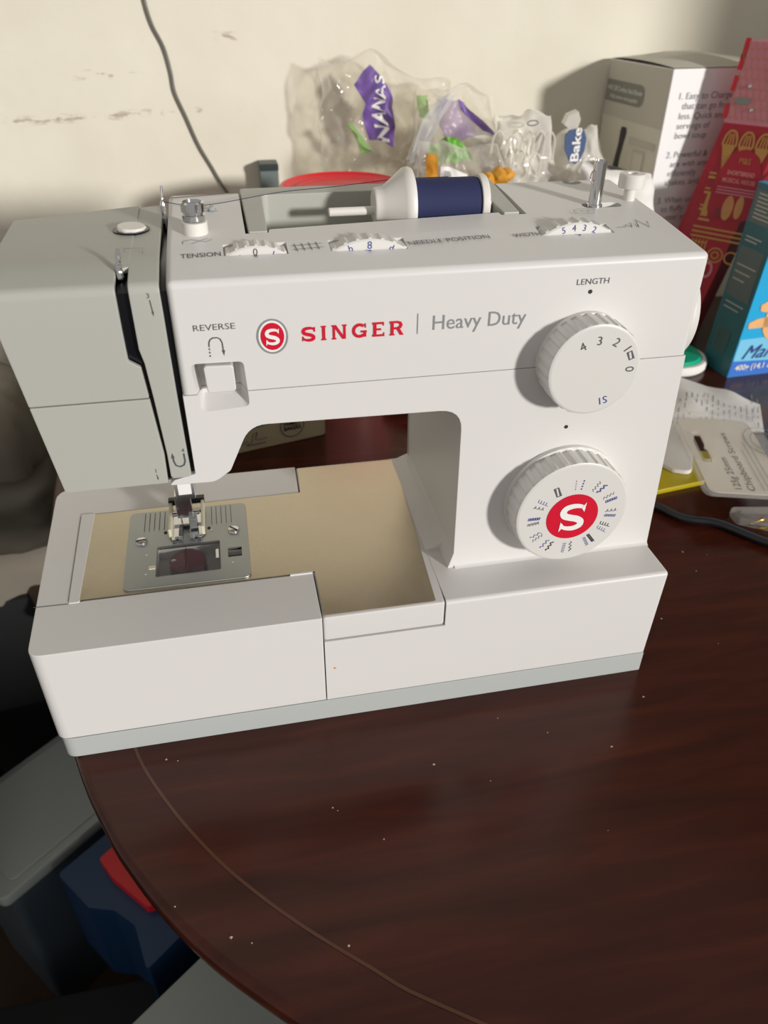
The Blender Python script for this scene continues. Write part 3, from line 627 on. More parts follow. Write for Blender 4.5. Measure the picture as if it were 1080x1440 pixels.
bo = V((.0832, .0692, .0768)); lathe('bobbin', [(.0118, 0), (.0118, .0006), (.0106, .0008), (.0106, .0058), (.0118, .0060), (.0118, .0068), (.0030, .0068), (.0028, .004)], bo, (0, 0, 1), 'clear_cover', M, 36)
lathe('bobbin_thread', [(.0108, .0010), (.0110, .0036), (.0108, .0070), (.0035, .0071)], bo, (0, 0, 1), 'maroon_thread', M, 36)
lathe('bobbin_pin', [(.0016, 0), (.0016, .0078), (.0010, .0083)], bo + V((-.0085, .0010, .0)), (0, 0, 1), 'chrome', M, 16)
sc_ = prism('slide_cover', arcpoly(rect(.0645, .0530, .1038, .0832), .002), NZ - .0004, NZ + .0014, 'clear_cover', M, bev=.0003)
flat('cover_mark', stroke_polys([(.0825, .0580), (.0825, .0790)], .0004), Fr((0, 0, NZ + .0014), (1, 0, 0), (0, 1, 0)), 'print_black', sc_)
prism('cover_catch', arcpoly(rect(.0605, .0610, .0645, .0640), .0005), NZ + .0010, NZ + .0018, 'cream_plastic', M); prism('cover_latch', rect(.1008, .0640, .1026, .0730), NZ + .0012, NZ + .0020, 'chrome', M)
for x, y, a_ in ((.0548, .0902, .1), (.1127, .0920, -.8)):
    s1 = lathe('plate_screw', [(.0038, 0), (.0039, .0003), (.0033, .0014), (.0010, .0018)], (x, y, NZ + .0011), (0, 0, 1), 'chrome', M, 20)
    flat('screw_slot', [rect(-.0034, -.0005, .0034, .0005)], Fr((x, y, NZ + .0026), (math.cos(a_), math.sin(a_), 0), (-math.sin(a_), math.cos(a_), 0)), 'print_black', s1, h=.0004)
PLF = Fr((0, 0, NZ + .0012), (1, 0, 0), (0, 1, 0))
flat('plate_hole', [disc_poly(.0695, .0975, .0011, .0015, 12)], PLF, 'print_black', M); flat('plate_hole', [disc_poly(.0970, .0975, .0011, .0015, 12)], PLF, 'print_black', M)
for x, y in ((.0586, .0755), (.0590, .0565), (.1108, .0585), (.0985, .0948)): flat('plate_pin', [disc_poly(x, y, .0007, .0007, 10)], PLF, 'print_white', M)
for x in (.0560, .0590, .0622, .0654, .0686, .0990, .1020, .1052, .1084, .1116): flat('seam_guide_line', [rect(x - .0002, .1010, x + .0002, .1215)], PLF, 'print_grey', M)
# ---- presser foot, needle bar
def ybox(name, x0, x1, y0, y1, z0, z1, m='chrome', bev=.0004, parent=M): return box(name, (x0, y0, z0), (x1, y1, z1), m, parent, bev=bev)
cyl('presser_bar', (.0860, .1120, .118), (.0860, .1120, .172), .0030, 'chrome', M)
cyl('needle_bar', (.0805, .1010, .130), (.0805, .1010, .172), .0028, 'chrome', M)
ybox('needle_clamp', .0760, .0850, .0965, .1055, .1330, .1400)
cyl('clamp_screw', (.0766, .1000, .1360), (.0700, .0990, .1360), .0026, 'steel', M)
cyl('needle', (.0805, .1010, .0885), (.0805, .1010, .1335), .0005, 'chrome', M, 8)
ybox('thread_bracket', .0655, .0920, .1010, .1030, .1488, .1500, 'steel')
ybox('foot_shank', .0800, .0920, .0960, .1120, .1120, .1330); ybox('shank_glint', .0820, .0900, .0950, .0962, .1160, .1310, 'print_white', .0002)  # white plate paints the bright reflection on the front of the chrome shank
ybox('foot_ankle', .0785, .0885, .0985, .1080, .0960, .1130); cyl('ankle_bar', (.0750, .1000, .0985), (.0925, .1000, .0985), .0014, 'chrome', M)
ybox('foot_side_bar', .0722, .0742, .0895, .1215, .0880, .0945, 'cream_plastic'); ybox('foot_side_bar', .0928, .0948, .0895, .1215, .0880, .0945, 'cream_plastic')
ybox('foot_rear_bar', .0718, .0952, .1200, .1245, .0920, .0960, 'dark_slot')
ybox('foot_sole', .0735, .0785, .0880, .1150, .0872, .0888); ybox('foot_sole', .0850, .0935, .0880, .1150, .0872, .0888); ybox('foot_bridge', .0735, .0935, .1000, .1150, .0886, .0902)
ybox('foot_lever', .0855, .0905, .0940, .0990, .0900, .0975, 'steel')
for x in (.0752, .0795, .0868, .0912): ybox('foot_toe', x - .0012, x + .0012, .0850, .0890, .0872, .0892)
M.pop('world_children', None)

# ================================================================== THREAD SPOOL
SA = (.1150, .2790)   # spool axis y, z
S = thing('thread_spool', 'spool of navy blue thread lying on the white spool pin', 'thread spool', (.25, .115, .265))
def xlathe(name, prof, m, parent, seg=40, **k): return lathe(name, [(r, x) for r, x in prof], (0, SA[0], SA[1]), (1, 0, 0), m, parent, seg, **k)
xlathe('thread_winding', [(.0040, .2312), (.0128, .2312), (.0131, .2325), (.0131, .2670), (.0126, .2684), (.004, .2684)], 'navy_thread', S)
xlathe('spool_flange', [(.0040, .2684), (.0142, .2684), (.0146, .2692), (.0146, .2716), (.0138, .2726), (.0040, .2726)], 'spool_white', S)
tube('loose_thread', spline([(.2520, .1165, .2922), (.2330, .1240, .2905), (.2200, .1290, .2890), (.1900, .1380, .2845), (.1600, .1330, .2838), (.1235, .1190, .2822), (.1080, .1200, .2822), (.0976, .1210, .2840)], 6), .0002, 'navy_thread', S, 5)
S.pop('world_children', None)
cp = xlathe('spool_cap', [(.0030, .2095), (.0085, .2095), (.0094, .2105), (.0100, .2150), (.0175, .2245), (.0188, .2262), (.0192, .2285), (.0186, .2302), (.0176, .2306), (.0060, .2306)], 'spool_white', None)
tag(cp, 'white cone-shaped spool cap pushed against the navy thread', 'spool cap')

# ================================================================== THINGS BEHIND THE MACHINE
# cable on the wall
cb = tube('wall_cable', spline([at(196, -40, WY - .003)] + [at(u, v, WY - .003) for u, v in ((203, 0), (214, 35), (230, 66), (240, 100), (246, 130), (262, 165), (280, 205), (298, 235), (316, 266), (340, 300))], 5), .0017, 'cable_grey', None, 8)
tag(cb, 'thin grey cable running down the cream wall', 'cable')
# small dark plug on the wall
pg = at(378, 246, WY - .02); P = thing('wall_plug', 'small dark grey-green plug on the wall behind the machine', 'plug', (pg.x, WY, pg.z))
prism('plug_body', arcpoly(rect(pg.x - .0105, pg.z - .022, pg.x + .0115, pg.z + .013), .002), WY - .026, WY - .0005, 'teal_grey', P, 'xz', bev=.0015); prism('plug_cap', arcpoly(rect(pg.x - .0108, pg.z + .0055, pg.x + .0118, pg.z + .0135), .002), WY - .027, WY - .001, 'dark_teal', P, 'xz', bev=.001)
P.pop('world_children')
# red tub
rc = at(483, 262, .47); RT = thing('plastic_tub', 'round tub with a bright red plastic lid behind the spool', 'tub', (rc.x, .47, 0))
lathe('tub_body', [(.045, 0), (.048, .003), (.056, rc.z - .012)], (rc.x, .47, 0), (0, 0, 1), 'pale_red', RT, 40)
lathe('tub_lid', [(.055, -.014), (.062, -.012), (.0635, .000), (.0620, .0035), (.0590, .0040), (.0560, .0010), (.0500, -.0010), (.0470, .0012), (.0440, -.0010), (.010, -.0020)], (rc.x, .47, rc.z - .002), (0, 0, 1), 'red_plastic', RT, 48)
RT.pop('world_children')

# crumpled clear film -------------------------------------------------
nt = None
def film(name, tint, dens, rough):
    m = bpy.data.materials.new(name); m.use_nodes = True; nt = m.node_tree; b = nt.nodes['Principled BSDF']; out = nt.nodes['Material Output']
    b.inputs['Base Color'].default_value = lin(tint); b.inputs['Roughness'].default_value = rough; b.inputs['Specular IOR Level'].default_value = .9
    t = nt.nodes.new('ShaderNodeBsdfTransparent'); t.inputs[0].default_value = lin('fcfbf8'); lw = nt.nodes.new('ShaderNodeLayerWeight'); lw.inputs[0].default_value = .35
    mr = nt.nodes.new('ShaderNodeMapRange'); mr.inputs[3].default_value = dens; mr.inputs[4].default_value = min(1, dens + .55); nt.links.new(lw.outputs['Facing'], mr.inputs[0])
    mx = nt.nodes.new('ShaderNodeMixShader'); nt.links.new(mr.outputs[0], mx.inputs[0]); nt.links.new(t.outputs[0], mx.inputs[1]); nt.links.new(b.outputs[0], mx.inputs[2]); nt.links.new(mx.outputs[0], out.inputs[0]); MATS[name] = m
film('clear_film', 'f4f1ea', .075, .06); film('milky_film', 'f2efe8', .45, .15); film('silver_film', 'd4d8dc', .5, .1)
class Bag:
    """an inflated, creased pouch over a four-sided outline; f(s, t, side) is its surface"""
    def __init__(s, corners, y, puff, crease, seed, freq=16, lean=0., wob=.08):
        s.c = [at(u, v, y) for u, v in corners]; s.puff, s.cr, s.seed, s.fr, s.lean, s.wob = puff, crease, seed, freq, lean, wob
    def f(s, a, b, side=-1, lift=0.):
        p, q, r, t = s.c    # top-left, top-right, bottom-right, bottom-left ; a right, b down
        sd = V((s.seed, s.seed * 1.7, 3.1))
        wa = a + s.wob * noise.noise(V((b * 3, 1, 0)) + sd) * (1 - abs(2 * a - 1) * .3); wb = b + s.wob * noise.noise(V((a * 3, 5, 0)) + sd)
        P = (p * (1 - wa) + q * wa) * (1 - wb) + (t * (1 - wa) + r * wa) * wb
        e = max(0., (1 - (2 * a - 1) ** 4)) ** .5 * max(0., (1 - (2 * b - 1) ** 4)) ** .5
        k = V((P.x, side * .37, P.z)) * s.fr + sd
        rid = (1 - 2 * abs(noise.noise(k))) * .6 + (1 - 2 * abs(noise.noise(k * 2.3))) * .3 + noise.noise(k * 5) * .12
        P = P + V((noise.noise(k + V((9, 0, 0))), 0, noise.noise(k + V((0, 9, 0))))) * s.cr * .9
        P.y += side * (s.puff * e * (.75 + .3 * rid) + s.cr * rid * (.3 + .7 * e)) + s.lean * (1 - b) - side * lift * side * 0
        P.y += side * lift; return P
    def mesh(s, name, m, parent, n=56):
        vs = []; fs = []
        for side in (-1, 1):
            o = len(vs)
            for j in range(n + 1):
                for i in range(n + 1): vs.append(s.f(i / n, j / n, side))
            for j in range(n):
                for i in range(n):
                    k = o + j * (n + 1) + i; fs.append((k, k + 1, k + n + 2, k + n + 1))
        return py_obj(name, vs, fs, m, parent, ang=60)
    def patch(s, name, poly, m, parent, n=12, lift=.0012):
        """a printed label: a four-sided patch (a, b) lying on the bag"""
        A, B, C_, D = [V(q) for q in poly]; vs = []; fs = []
        for j in range(n + 1):
            for i in range(n + 1):
                a, b_ = i / n, j / n; q = (A * (1 - a) + B * a) * (1 - b_) + (D * (1 - a) + C_ * a) * b_; vs.append(s.f(q.x, q.y, -1, lift))
        for j in range(n):
            for i in range(n): k = j * (n + 1) + i; fs.append((k, k + 1, k + n + 2, k + n + 1))
        return py_obj(name, vs, fs, m, parent, ang=70)
    def print(s, txt, size, m, parent, A, B, lift=.002, bold=.0):
        """lettering along the line A -> B in (a, b); up is to the left of it"""
        me = text_mesh(txt, 1., bold); w_ = max(v.co.x for v in me.vertices); A, B = V(A), V(B); d = B - A; up = V((d.y, -d.x)).normalized()
        for v in me.vertices:
            q = A + d * (v.co.x / w_) + up * (v.co.y * size); v.co = s.f(q.x, q.y, -1, lift)
        return finish('lettering', me, m, parent, smooth=False)

def hold(name, label, cat, x, y, z=0, group=None): return thing(name, label, cat, (x, y, z), group=group)
def done(o): o.pop('world_children', None)
# 1 banana bag, standing against the wall
B1 = Bag([(446, 70), (632, 112), (640, 330), (462, 330)], .650, .019, .009, 2.3, 30, wob=.12)
o1 = hold('banana_bag', 'crumpled clear banana bag with a purple label, propped against the wall', 'plastic bag', at(545, 330, .64).x, .64)
B1.mesh('clear_wrap', 'clear_film', o1)
B1.patch('purple_label', [(.25, .11), (.345, .057), (.565, .175), (.33, .25)], 'purple_print', o1); B1.patch('purple_label', [(.33, .25), (.565, .175), (.53, .44), (.35, .43)], 'purple_print', o1, lift=.0014)
B1.patch('green_label', [(.19, .34), (.25, .33), (.36, .50), (.29, .53)], 'green_clear', o1)
B1.print('NANAS', .13, 'print_white', o1, (.50, .43), (.47, .10), bold=.02)
done(o1)
# 2 second bag with folded silver film edge
B2 = Bag([(592, 116), (690, 136), (732, 330), (562, 330)], .602, .014, .009, 7.9, 34, wob=.09)
o2 = hold('produce_bag', 'crumpled clear produce bag with purple and green print and silvery folds', 'plastic bag', at(660, 330, .603).x, .603)
B2.mesh('clear_wrap', 'clear_film', o2)
B2.patch('purple_label', [(.24, .05), (.52, .06), (.86, .28), (.32, .37)], 'purple_clear', o2, lift=.002); B2.patch('purple_corner', [(.46, .05), (.58, .08), (.90, .27), (.74, .27)], 'purple_print', o2, lift=.004)
B2.patch('green_label', [(.30, .28), (.46, .31), (.64, .46), (.38, .44)], 'green_print', o2, lift=.004); B2.patch('green_film', [(.10, .31), (.31, .28), (.39, .44), (.16, .43)], 'green_clear', o2, lift=.003)
B2.patch('green_tip', [(.02, .06), (.14, .03), (.16, .14), (.04, .16)], 'green_clear', o2, lift=.003); B2.patch('white_crumple', [(.58, .32), (.84, .34), (1.02, .56), (.74, .55)], 'silver_film', o2, lift=.004)
for k in range(4): B2.print('|||||||', .02, 'print_white', o2, (.39 + k * .045, .335 + k * .022), (.43 + k * .045, .40 + k * .02), lift=.006)
for k, (a0, c0) in enumerate((((628, 132), (574, 232)), ((622, 136), (582, 238)), ((634, 134), (592, 224)), ((612, 140), (568, 226)))):
    pts = [at(a0[0], a0[1], .578), at((a0[0] * .45 + 575 * .55) + k * 5, a0[1] + 30 + 3 * k, .573), at(a0[0] * .25 + 573 * .75 + k * 5, a0[1] + 58, .573), at(c0[0], c0[1], .578)]
    sp2 = spline(pts, 5); q = []
    for p in sp2: q += [p, p + V((.0075, -.003 * (k % 2), .003))]
    py_obj('silver_fold', q + [p + V((0, .0004, 0)) for p in q], [(2 * i, 2 * i + 1, 2 * i + 3, 2 * i + 2) for i in range(len(sp2) - 1)], 'silver_film', o2)
done(o2)
# 3 small food pack with orange contents and white label
c3 = at(640, 236, .500); o3 = hold('food_pack', 'clear food pack with orange contents and a small white label', 'food pack', c3.x, .515)
B3 = Bag([(588, 196), (700, 208), (722, 330), (575, 330)], .515, .014, .006, 12.7, 30); B3.mesh('clear_wrap', 'clear_film', o3)
B3.patch('white_label', [(.20, .22), (.66, .24), (.68, .52), (.20, .52)], 'paper_white', o3, lift=.001); B3.patch('orange_strip', [(.05, .10), (.16, .10), (.18, .40), (.06, .40)], 'orange_food', o3, lift=.001); B3.patch('green_mark', [(.56, .28), (.62, .28), (.63, .40), (.57, .40)], 'green_print', o3, lift=.002)
for k in range(5): B3.patch('label_line', [(.25 + k * .02, .27), (.258 + k * .02, .27), (.262 + k * .02, .44), (.254 + k * .02, .44)], 'logo_grey', o3, n=3, lift=.002)
done(o3)
c4 = at(697, 246, .485); 
for k, (du, dv, r) in enumerate(((-12, 6, .010), (6, 0, .011), (18, -3, .008))):
    p = at(697 + du, 248 + dv, .485); vs, fs = lathe_vf([(.0005, -r), (r * .75, -r * .6), (r, 0), (r * .7, r * .6), (.0005, r * .8)], p, (.8, .3, .5), 12)
    vs = [v + V((noise.noise(v * 90), noise.noise(v * 90 + V((7, 0, 0))), noise.noise(v * 90 + V((0, 7, 0))))) * .003 for v in vs]
    py_obj('orange_chip', vs, fs, 'orange_food', o3, loc=-o3.location)
# 4 milky bag with a round mark and swirls
B4 = Bag([(698, 165), (768, 160), (792, 330), (706, 330)], .556, .014, .009, 21.1, 26, wob=.12)
o4 = hold('milky_bag', 'creased milky white plastic bag with looping folds and an oval mark', 'plastic bag', at(740, 330, .635).x, .635)
B4.mesh('milky_wrap', 'milky_film', o4)
for k, (u0, v0, L_) in enumerate(((700, 190, 20), (720, 196, 24), (742, 188, 30), (758, 190, 26), (772, 192, 34), (730, 215, 20), (752, 222, 22))):
    tube('film_loop', spline([at(u0 - 10, v0 + 26, .532), at(u0 - 6, v0 + 4, .530), at(u0 + 2, v0 - 6, .529), at(u0 + 8, v0 + 4, .530), at(u0 + 4, v0 + L_, .532)], 5), .0012, 'milky_film', o4, 6)
rp = at(749, 173, .530); flat('oval_mark', ring_polys(0, 0, .0062, .0024, .0012, 24), Fr(rp, (1, .1, .02), (0, 0, 1)), 'print_grey', o4)
done(o4)
# 5 white bag with blue badge
B5 = Bag([(768, 196), (838, 176), (880, 330), (800, 330)], .575, .018, .008, 33.3, 24, wob=.1)
o5 = hold('bread_bag', 'pale translucent bag with a blue badge beside the blender carton', 'plastic bag', at(830, 330, .575).x, .575)
B5.mesh('milky_wrap', 'milky_film', o5)
bd = at(809, 206, .546); pts = [at(u, v, .546) for u, v in ((795, 190), (801, 183), (812, 181), (822, 184), (825, 195), (822, 212), (815, 226), (808, 231), (800, 226), (794, 210))]
py_obj('blue_badge', pts + [p + V((0, .001, 0)) for p in pts], [tuple(range(10)), tuple(range(19, 9, -1))], 'navy_print', o5, smooth=False)
text('Bake', .0135, Fr(at(812, 228, .5455), at(818, 184, .5455) - at(812, 228, .5455), V((-1, 0, .2))), 'print_white', o5, bold=.0003, width=.034)
tw = [at(u, v, .555) for u, v in ((806, 186), (794, 176), (800, 163), (814, 157), (817, 168), (812, 182))]; py_obj('twisted_tail', tw + [p + V((.001, .012, .001)) for p in tw], [(0, 1, 2, 5), (2, 3, 4, 5), (11, 8, 7, 6), (11, 10, 9, 8), (0, 6, 7, 1), (1, 7, 8, 2), (2, 8, 9, 3), (3, 9, 10, 4), (4, 10, 11, 5)], 'milky_film', o5)
done(o5)
# white crumpled sheet at the foot of the carton
B6 = Bag([(820, 228), (912, 250), (925, 330), (806, 330)], .505, .016, .006, 41.0, 18); o6 = B6.mesh('paper_sheet', 'paper_white', None, 22); tag(o6, 'crumpled white paper sheet at the foot of the blender carton', 'paper')

# ------------------------------------------------------------------ blender carton
BO = V((.624, .550, 0)); BH = .3015; ca = math.radians(8)
bx_, by_ = V((math.cos(ca), math.sin(ca), 0)), V((-math.sin(ca) * .6, 1, 0)).normalized()
bw, bd_ = .125, .132
bb = thing('blender_carton', 'grey and white hand blender carton standing against the wall', 'carton', BO)
def carton(parent, O, ux, uy, w_, d_, h_, m, bev=.001):
    c = [O, O + ux * w_, O + ux * w_ + uy * d_, O + uy * d_]; return bm_obj('carton_body', prism_bm([(p.x, p.y) for p in c], 0, h_, 'xy', bev), m, parent)
carton(bb, BO, bx_, by_, bw, bd_, BH, 'box_white')
GF = Fr(BO + by_ * bd_, -by_, (0, 0, 1)); WF = Fr(BO, bx_, (0, 0, 1))
flat('photo_panel', [rect(.001, .155, bd_ - .001, BH - .001)], GF, 'box_photo', bb, h=.0004); flat('upper_panel', [rect(.001, BH - .060, bd_ - .001, BH - .001)], GF, 'box_grey', bb, h=.0006)  # second panel: greyer band across the top of this side
flat('name_band', [arcpoly([(.001, BH - .044), (.086, BH - .044), (.086, BH - .021), (.001, BH - .021)], [0, .011, .011, 0])], GF, 'box_label', bb, h=.0009)
text('HX0123B Cordless Hand Blender', .0075, GF.sub(.004, BH - .032), 'print_white', bb, width=.078, h=.0013); text('(High power rechargeable)', .006, GF.sub(.012, BH - .040), 'print_white', bb, width=.062, h=.0013)
flat('blender_picture', [[(.040, .160), (.054, .160), (.056, .180), (.056, .198), (.059, .215), (.062, .229), (.060, .234), (.050, .234), (.048, .229), (.048, .215), (.045, .198), (.041, .180)]], GF, 'blender_black', bb, h=.0009)
flat('kitchen_picture', [rect(.082, .165, .108, .215), rect(.070, .218, .125, .226)], GF, 'box_grey', bb, h=.0008); flat('kitchen_picture', [rect(.085, .169, .105, .211)], GF, 'box_photo', bb, h=.0010)
for k, (s_, x, z) in enumerate((('1. Easy to Charge', .012, .272), ('that can go from', .020, .262), ('less. Quick and', .018, .252), ('servings of', .018, .242), ('bowl soup', .018, .232), ('2. Powerful &', .012, .212), ('are with any', .020, .202), ('efficiently', .019, .192), ('shakes, and', .018, .182), ('3. When us', .012, .162), ('to fluffy', .020, .152), ('butter an', .020, .142))):
    text(s_, .0095, WF.sub(x, z), 'logo_grey', bb, h=.0006, xs=1.1)
TF = Fr(BO + V((0, 0, BH)), bx_, by_)
def flap(a_, b_):
    p = BO + bx_ * (bw * a_) + by_ * (bd_ * b_); p.z = BH + .0014 + .010 * math.sin(math.pi * b_) ** .8 * (.25 + .75 * math.sin(math.pi * min(1, a_ * 1.1) * .9)); return p
text('HAND BLENDER', .013, TF, 'logo_grey', bb, width=.08, fn=lambda x, y: flap((x + .018) / bw, (y + .080) / bd_))
# lifted top flap, bowed upward
vs = []; n = 10
for j in range(n + 1):
    for i in range(n + 1):
        a_, b_ = i / n, j / n; p = BO + bx_ * (bw * a_) + by_ * (bd_ * b_); p.z = BH + .0008 + .010 * math.sin(math.pi * b_) ** .8 * (.25 + .75 * math.sin(math.pi * min(1, a_ * 1.1) * .9)) ; vs.append(p)
fs = [(j * (n + 1) + i, j * (n + 1) + i + 1, (j + 1) * (n + 1) + i + 1, (j + 1) * (n + 1) + i) for j in range(n) for i in range(n)]
m_ = len(vs); vs += [v - V((0, 0, .0007)) for v in vs]; fs += [tuple(q + m_ for q in f[::-1]) for f in fs]
py_obj('top_flap', vs, fs, 'box_grey', bb)
done(bb)

# ------------------------------------------------------------------ red biscuit carton (house shape)
RY = .524
def rp_(u, v, y=RY): return at(u, v, y)
rd = thing('biscuit_carton', 'tall red and gold shortbread carton with a pink roof', 'carton', (.66, RY, 0))
tl, bl = rp_(1054, 58), rp_(1018, 172); base = rp_(940, 352); slope_x = (bl.x - base.x) / (bl.z - base.z)
x_at = lambda z: bl.x + (z - bl.z) * slope_x if z < bl.z else bl.x + (z - bl.z) * (tl.x - bl.x) / (tl.z - bl.z)
uxr = V((.62, -.785, 0)).normalized(); RW = .064
def rpt(s_, z, dep=0): return V((x_at(z), RY, z)) + uxr * s_ + V((.785, .62, 0)) * dep
zs = [0, bl.z, tl.z]
def slab_(name, z0, z1, m, dep=.048, s0=0, s1=RW):
    c = [rpt(s0, z0), rpt(s1, z0), rpt(s1, z0, dep), rpt(s0, z0, dep)]; d_ = [rpt(s0, z1), rpt(s1, z1), rpt(s1, z1, dep), rpt(s0, z1, dep)]
    return py_obj(name, c + d_, [(3, 2, 1, 0), (4, 5, 6, 7), (0, 1, 5, 4), (1, 2, 6, 5), (2, 3, 7, 6), (3, 0, 4, 7)], m, rd, smooth=False)
slab_('carton_body', 0, bl.z, 'red_card'); slab_('roof_panel', bl.z, tl.z, 'pink_card')
for z0, z1 in ((tl.z - .016, tl.z + .003), (bl.z + .050, bl.z + .066), (bl.z + .030, bl.z + .045), (bl.z + .004, bl.z + .018)):
    slab_('roof_flap', z0, z1, 'red_plastic', .002, -.004, .0015)
upr = (rpt(0, bl.z) - rpt(0, base.z)).normalized()
# print: everything below is laid out on the sloping front face
RF = Fr(rpt(0, bl.z), uxr, upr); rk = RF.n
def arch(cx, cy, w_, h_):
    o = []
    pts = [(cx - w_ / 2, cy)] + [(cx - w_ / 2 * math.cos(a) ** .9 if a < math.pi / 2 else cx + w_ / 2 * abs(math.cos(a)) ** .9, cy + h_ * math.sin(a) ** .8) for a in [i * math.pi / 12 for i in range(1, 12)]] + [(cx + w_ / 2, cy)]
    o += stroke_polys(pts, .0022)
    o += stroke_polys([(cx - w_ / 2, cy), (cx + w_ / 2, cy)], .0022)
    for k in (-.25, 0, .25): o += stroke_polys([(cx + k * w_, cy), (cx + k * w_ * .6, cy + h_ * .8)], .0016)
    o += [[(cx - w_ / 2, cy), (cx + w_ / 2, cy), (cx + w_ * .18, cy - h_ * 1.1), (cx - w_ * .05, cy - h_ * 1.6)]] if cx < .05 else []
    return o
gold = []
for cx in (.013, .031, .049): gold += arch(cx, -.022, .0145, .015)
for z, l in ((-.052, .009), (-.068, .007), (-.086, .008)): gold += [rect(.001, z - .0045, l, z - .002), rect(.001, z, l, z + .002)]
gold += [[(.006, -.070), (.009, -.070), (.012, -.096), (.004, -.096)], rect(.003, -.101, .016, -.0985)]
for z in (-.108, -.113, -.118): gold += [rect(0, z - .001, RW, z + .001)]
for k in range(5): gold += stroke_polys([(.004 + k * .004, -.121), (.004 + k * .004, -.145)], .0018)
gold += stroke_polys([(0, -.124), (.02, -.124)], .0014)
for a, r in ((.034, .0085), (.034, .004), (.052, .007)): gold += ring_polys(a, -.135, r, r * .9, .0016, 18)
flat('gold_print', gold, RF, 'gold_print', rd, h=.0006)
flat('oval_panel', [arcpoly([(.009, -.095), (.009, -.055), (.018, -.030), (.034, -.022), (.050, -.030), (.060, -.055), (.062, -.095)], .012, 4)], RF, 'red_card', rd, h=.0011)
text('M&S', .0085, RF.sub(.029, -.038), 'gold_print', rd, h=.0016, width=.012); text('SHORTBREAD', .0062, RF.sub(.020, -.050), 'pale_red', rd, h=.0016, width=.030, bold=.0001); text('MUSICAL HOUSE', .0062, RF.sub(.017, -.058), 'pale_red', rd, h=.0016, width=.036, bold=.0001)
for z in (-.064, -.067, -.070): flat('small_print', [rect(.014, z, .056, z + .0012)], RF, 'pink_card', rd, h=.0016)
for cx, cz, w_, h_ in ((.032, -.084, .012, .026), (.044, -.082, .009, .024)): flat('biscuit_picture', [disc_poly(cx, cz, w_ / 2, h_ / 2, 20)], RF, 'biscuit', rd, h=.0015)
flat('berry_picture', [disc_poly(.023, -.090, .0045, .006, 16)], RF, 'maroon_thread', rd, h=.0014); flat('pink_swirl', ring_polys(.030, -.152, .005, .008, .003, 18), RF, 'pink_card', rd, h=.0011)
upr2 = (rpt(0, tl.z) - rpt(0, bl.z)).normalized(); RR = Fr(rpt(0, bl.z), uxr, upr2); tiles = []
for j in range(9):
    for i in range(9):
        cx, cy = .005 + i * .0068 + (j % 2) * .0034, .008 + j * .0092
        if cy < (tl.z - bl.z) * .97: tiles += stroke_polys([(cx - .0026, cy + .004), (cx - .0021, cy - .001), (cx, cy - .0034), (cx + .0021, cy - .001)], .0007)
flat('tile_print', tiles, RR, 'gold_print', rd, h=.0006)
flat('leaf_mark', [disc_poly(.014, .022, .009, .0036, 16)], RR, 'box_label', rd, h=.001); flat('red_patch', [disc_poly(.050, .052, .009, .010, 16)], RR, 'red_card', rd, h=.001)
for a, b_ in ((.018, .036), (.026, .014)): lathe('roof_stud', [(.002, 0), (.0018, .001), (.0004, .0016)], RR.p(a, b_), RR.n, 'chrome', rd, 10)
done(rd)

# ------------------------------------------------------------------ blue biscuit box
MO = V((.6868, .4063, 0)); ma = math.radians(3)
mb = thing('biscuit_box', 'bright blue biscuit box with golden biscuits on its front', 'box', MO, ma, world=False)
MW, MD, MH = .16, .050, .2050
lean = .012
def mpt(x, y, z): return V((x + lean * z / MH, y, z))
c = [mpt(x, y, z) for z in (0, MH) for x, y in ((0, 0), (MW, 0), (MW, MD), (0, MD))]
py_obj('carton_body', c, [(3, 2, 1, 0), (4, 5, 6, 7), (0, 1, 5, 4), (1, 2, 6, 5), (2, 3, 7, 6), (3, 0, 4, 7)], 'blue_card', mb, smooth=False)
MFr = Fr((0, 0, 0), (1, 0, 0), mpt(0, 0, 1)); MFr.y = V((lean / MH, 0, 1)); MFr.n = V((0, -1, 0))
MS = Fr((0, MD, 0), (0, -1, 0), (0, 0, 1)); MS.y = V((lean / MH, 0, 1)); MS.n = V((-1, 0, 0))
flat('side_panel', [rect(.0006, .0006, MD - .0006, MH - .0006)], MS, 'side_teal', mb, h=.0004); flat('side_block', [rect(.004, .085, MD - .006, .140), rect(.003, .165, MD - .004, .198)], MS, 'side_grey', mb, h=.0007)
for i, z in enumerate([.170, .174, .178, .182, .186, .190, .194, .150, .146, .120, .112, .104, .078, .072]): flat('small_print', [rect(.008, z, MD - .010 - (i % 3) * .006, z + .0012)], MS, 'box_grey', mb, h=.001)
flat('barcode', [rect(.010 + i * .0042, .022, .0122 + i * .0042, .050) for i in range(6)], MS, 'side_grey', mb, h=.001)
flat('blue_foot', [[(.0005, .0005), (MW, .0005), (MW, .012), (.0005, .020)]], MFr, 'blue_deep', mb, h=.0004); flat('pale_glow', [[(.001, .020), (MW, .012), (MW, .050), (.001, .046)]], MFr, 'blue_pale', mb, h=.0004)
flat('white_top', [rect(.0005, .140, MW, MH - .001)], MFr, 'print_white', mb, h=.0004)
for pts in ([(.012, .086), (.020, .090), (.030, .090), (.040, .086), (.040, .078), (.026, .076), (.014, .079)], [(.004, .066), (.014, .070), (.026, .071), (.040, .068), (.036, .060), (.020, .059), (.005, .059)], disc_poly(.048, .068, .025, .027, 24)):
    flat('biscuit_picture', [arcpoly(pts, .002, 3) if len(pts) < 12 else pts], MFr, 'biscuit_light', mb, h=.0008)
flat('round_badge', [disc_poly(.048, .118, .015, .014, 24)], MFr, 'blue_dark_print', mb, h=.0008); flat('badge_mark', [[(.036, .112), (.042, .122), (.046, .114), (.050, .124), (.056, .113)]], MFr, 'print_white', mb, h=.0012)
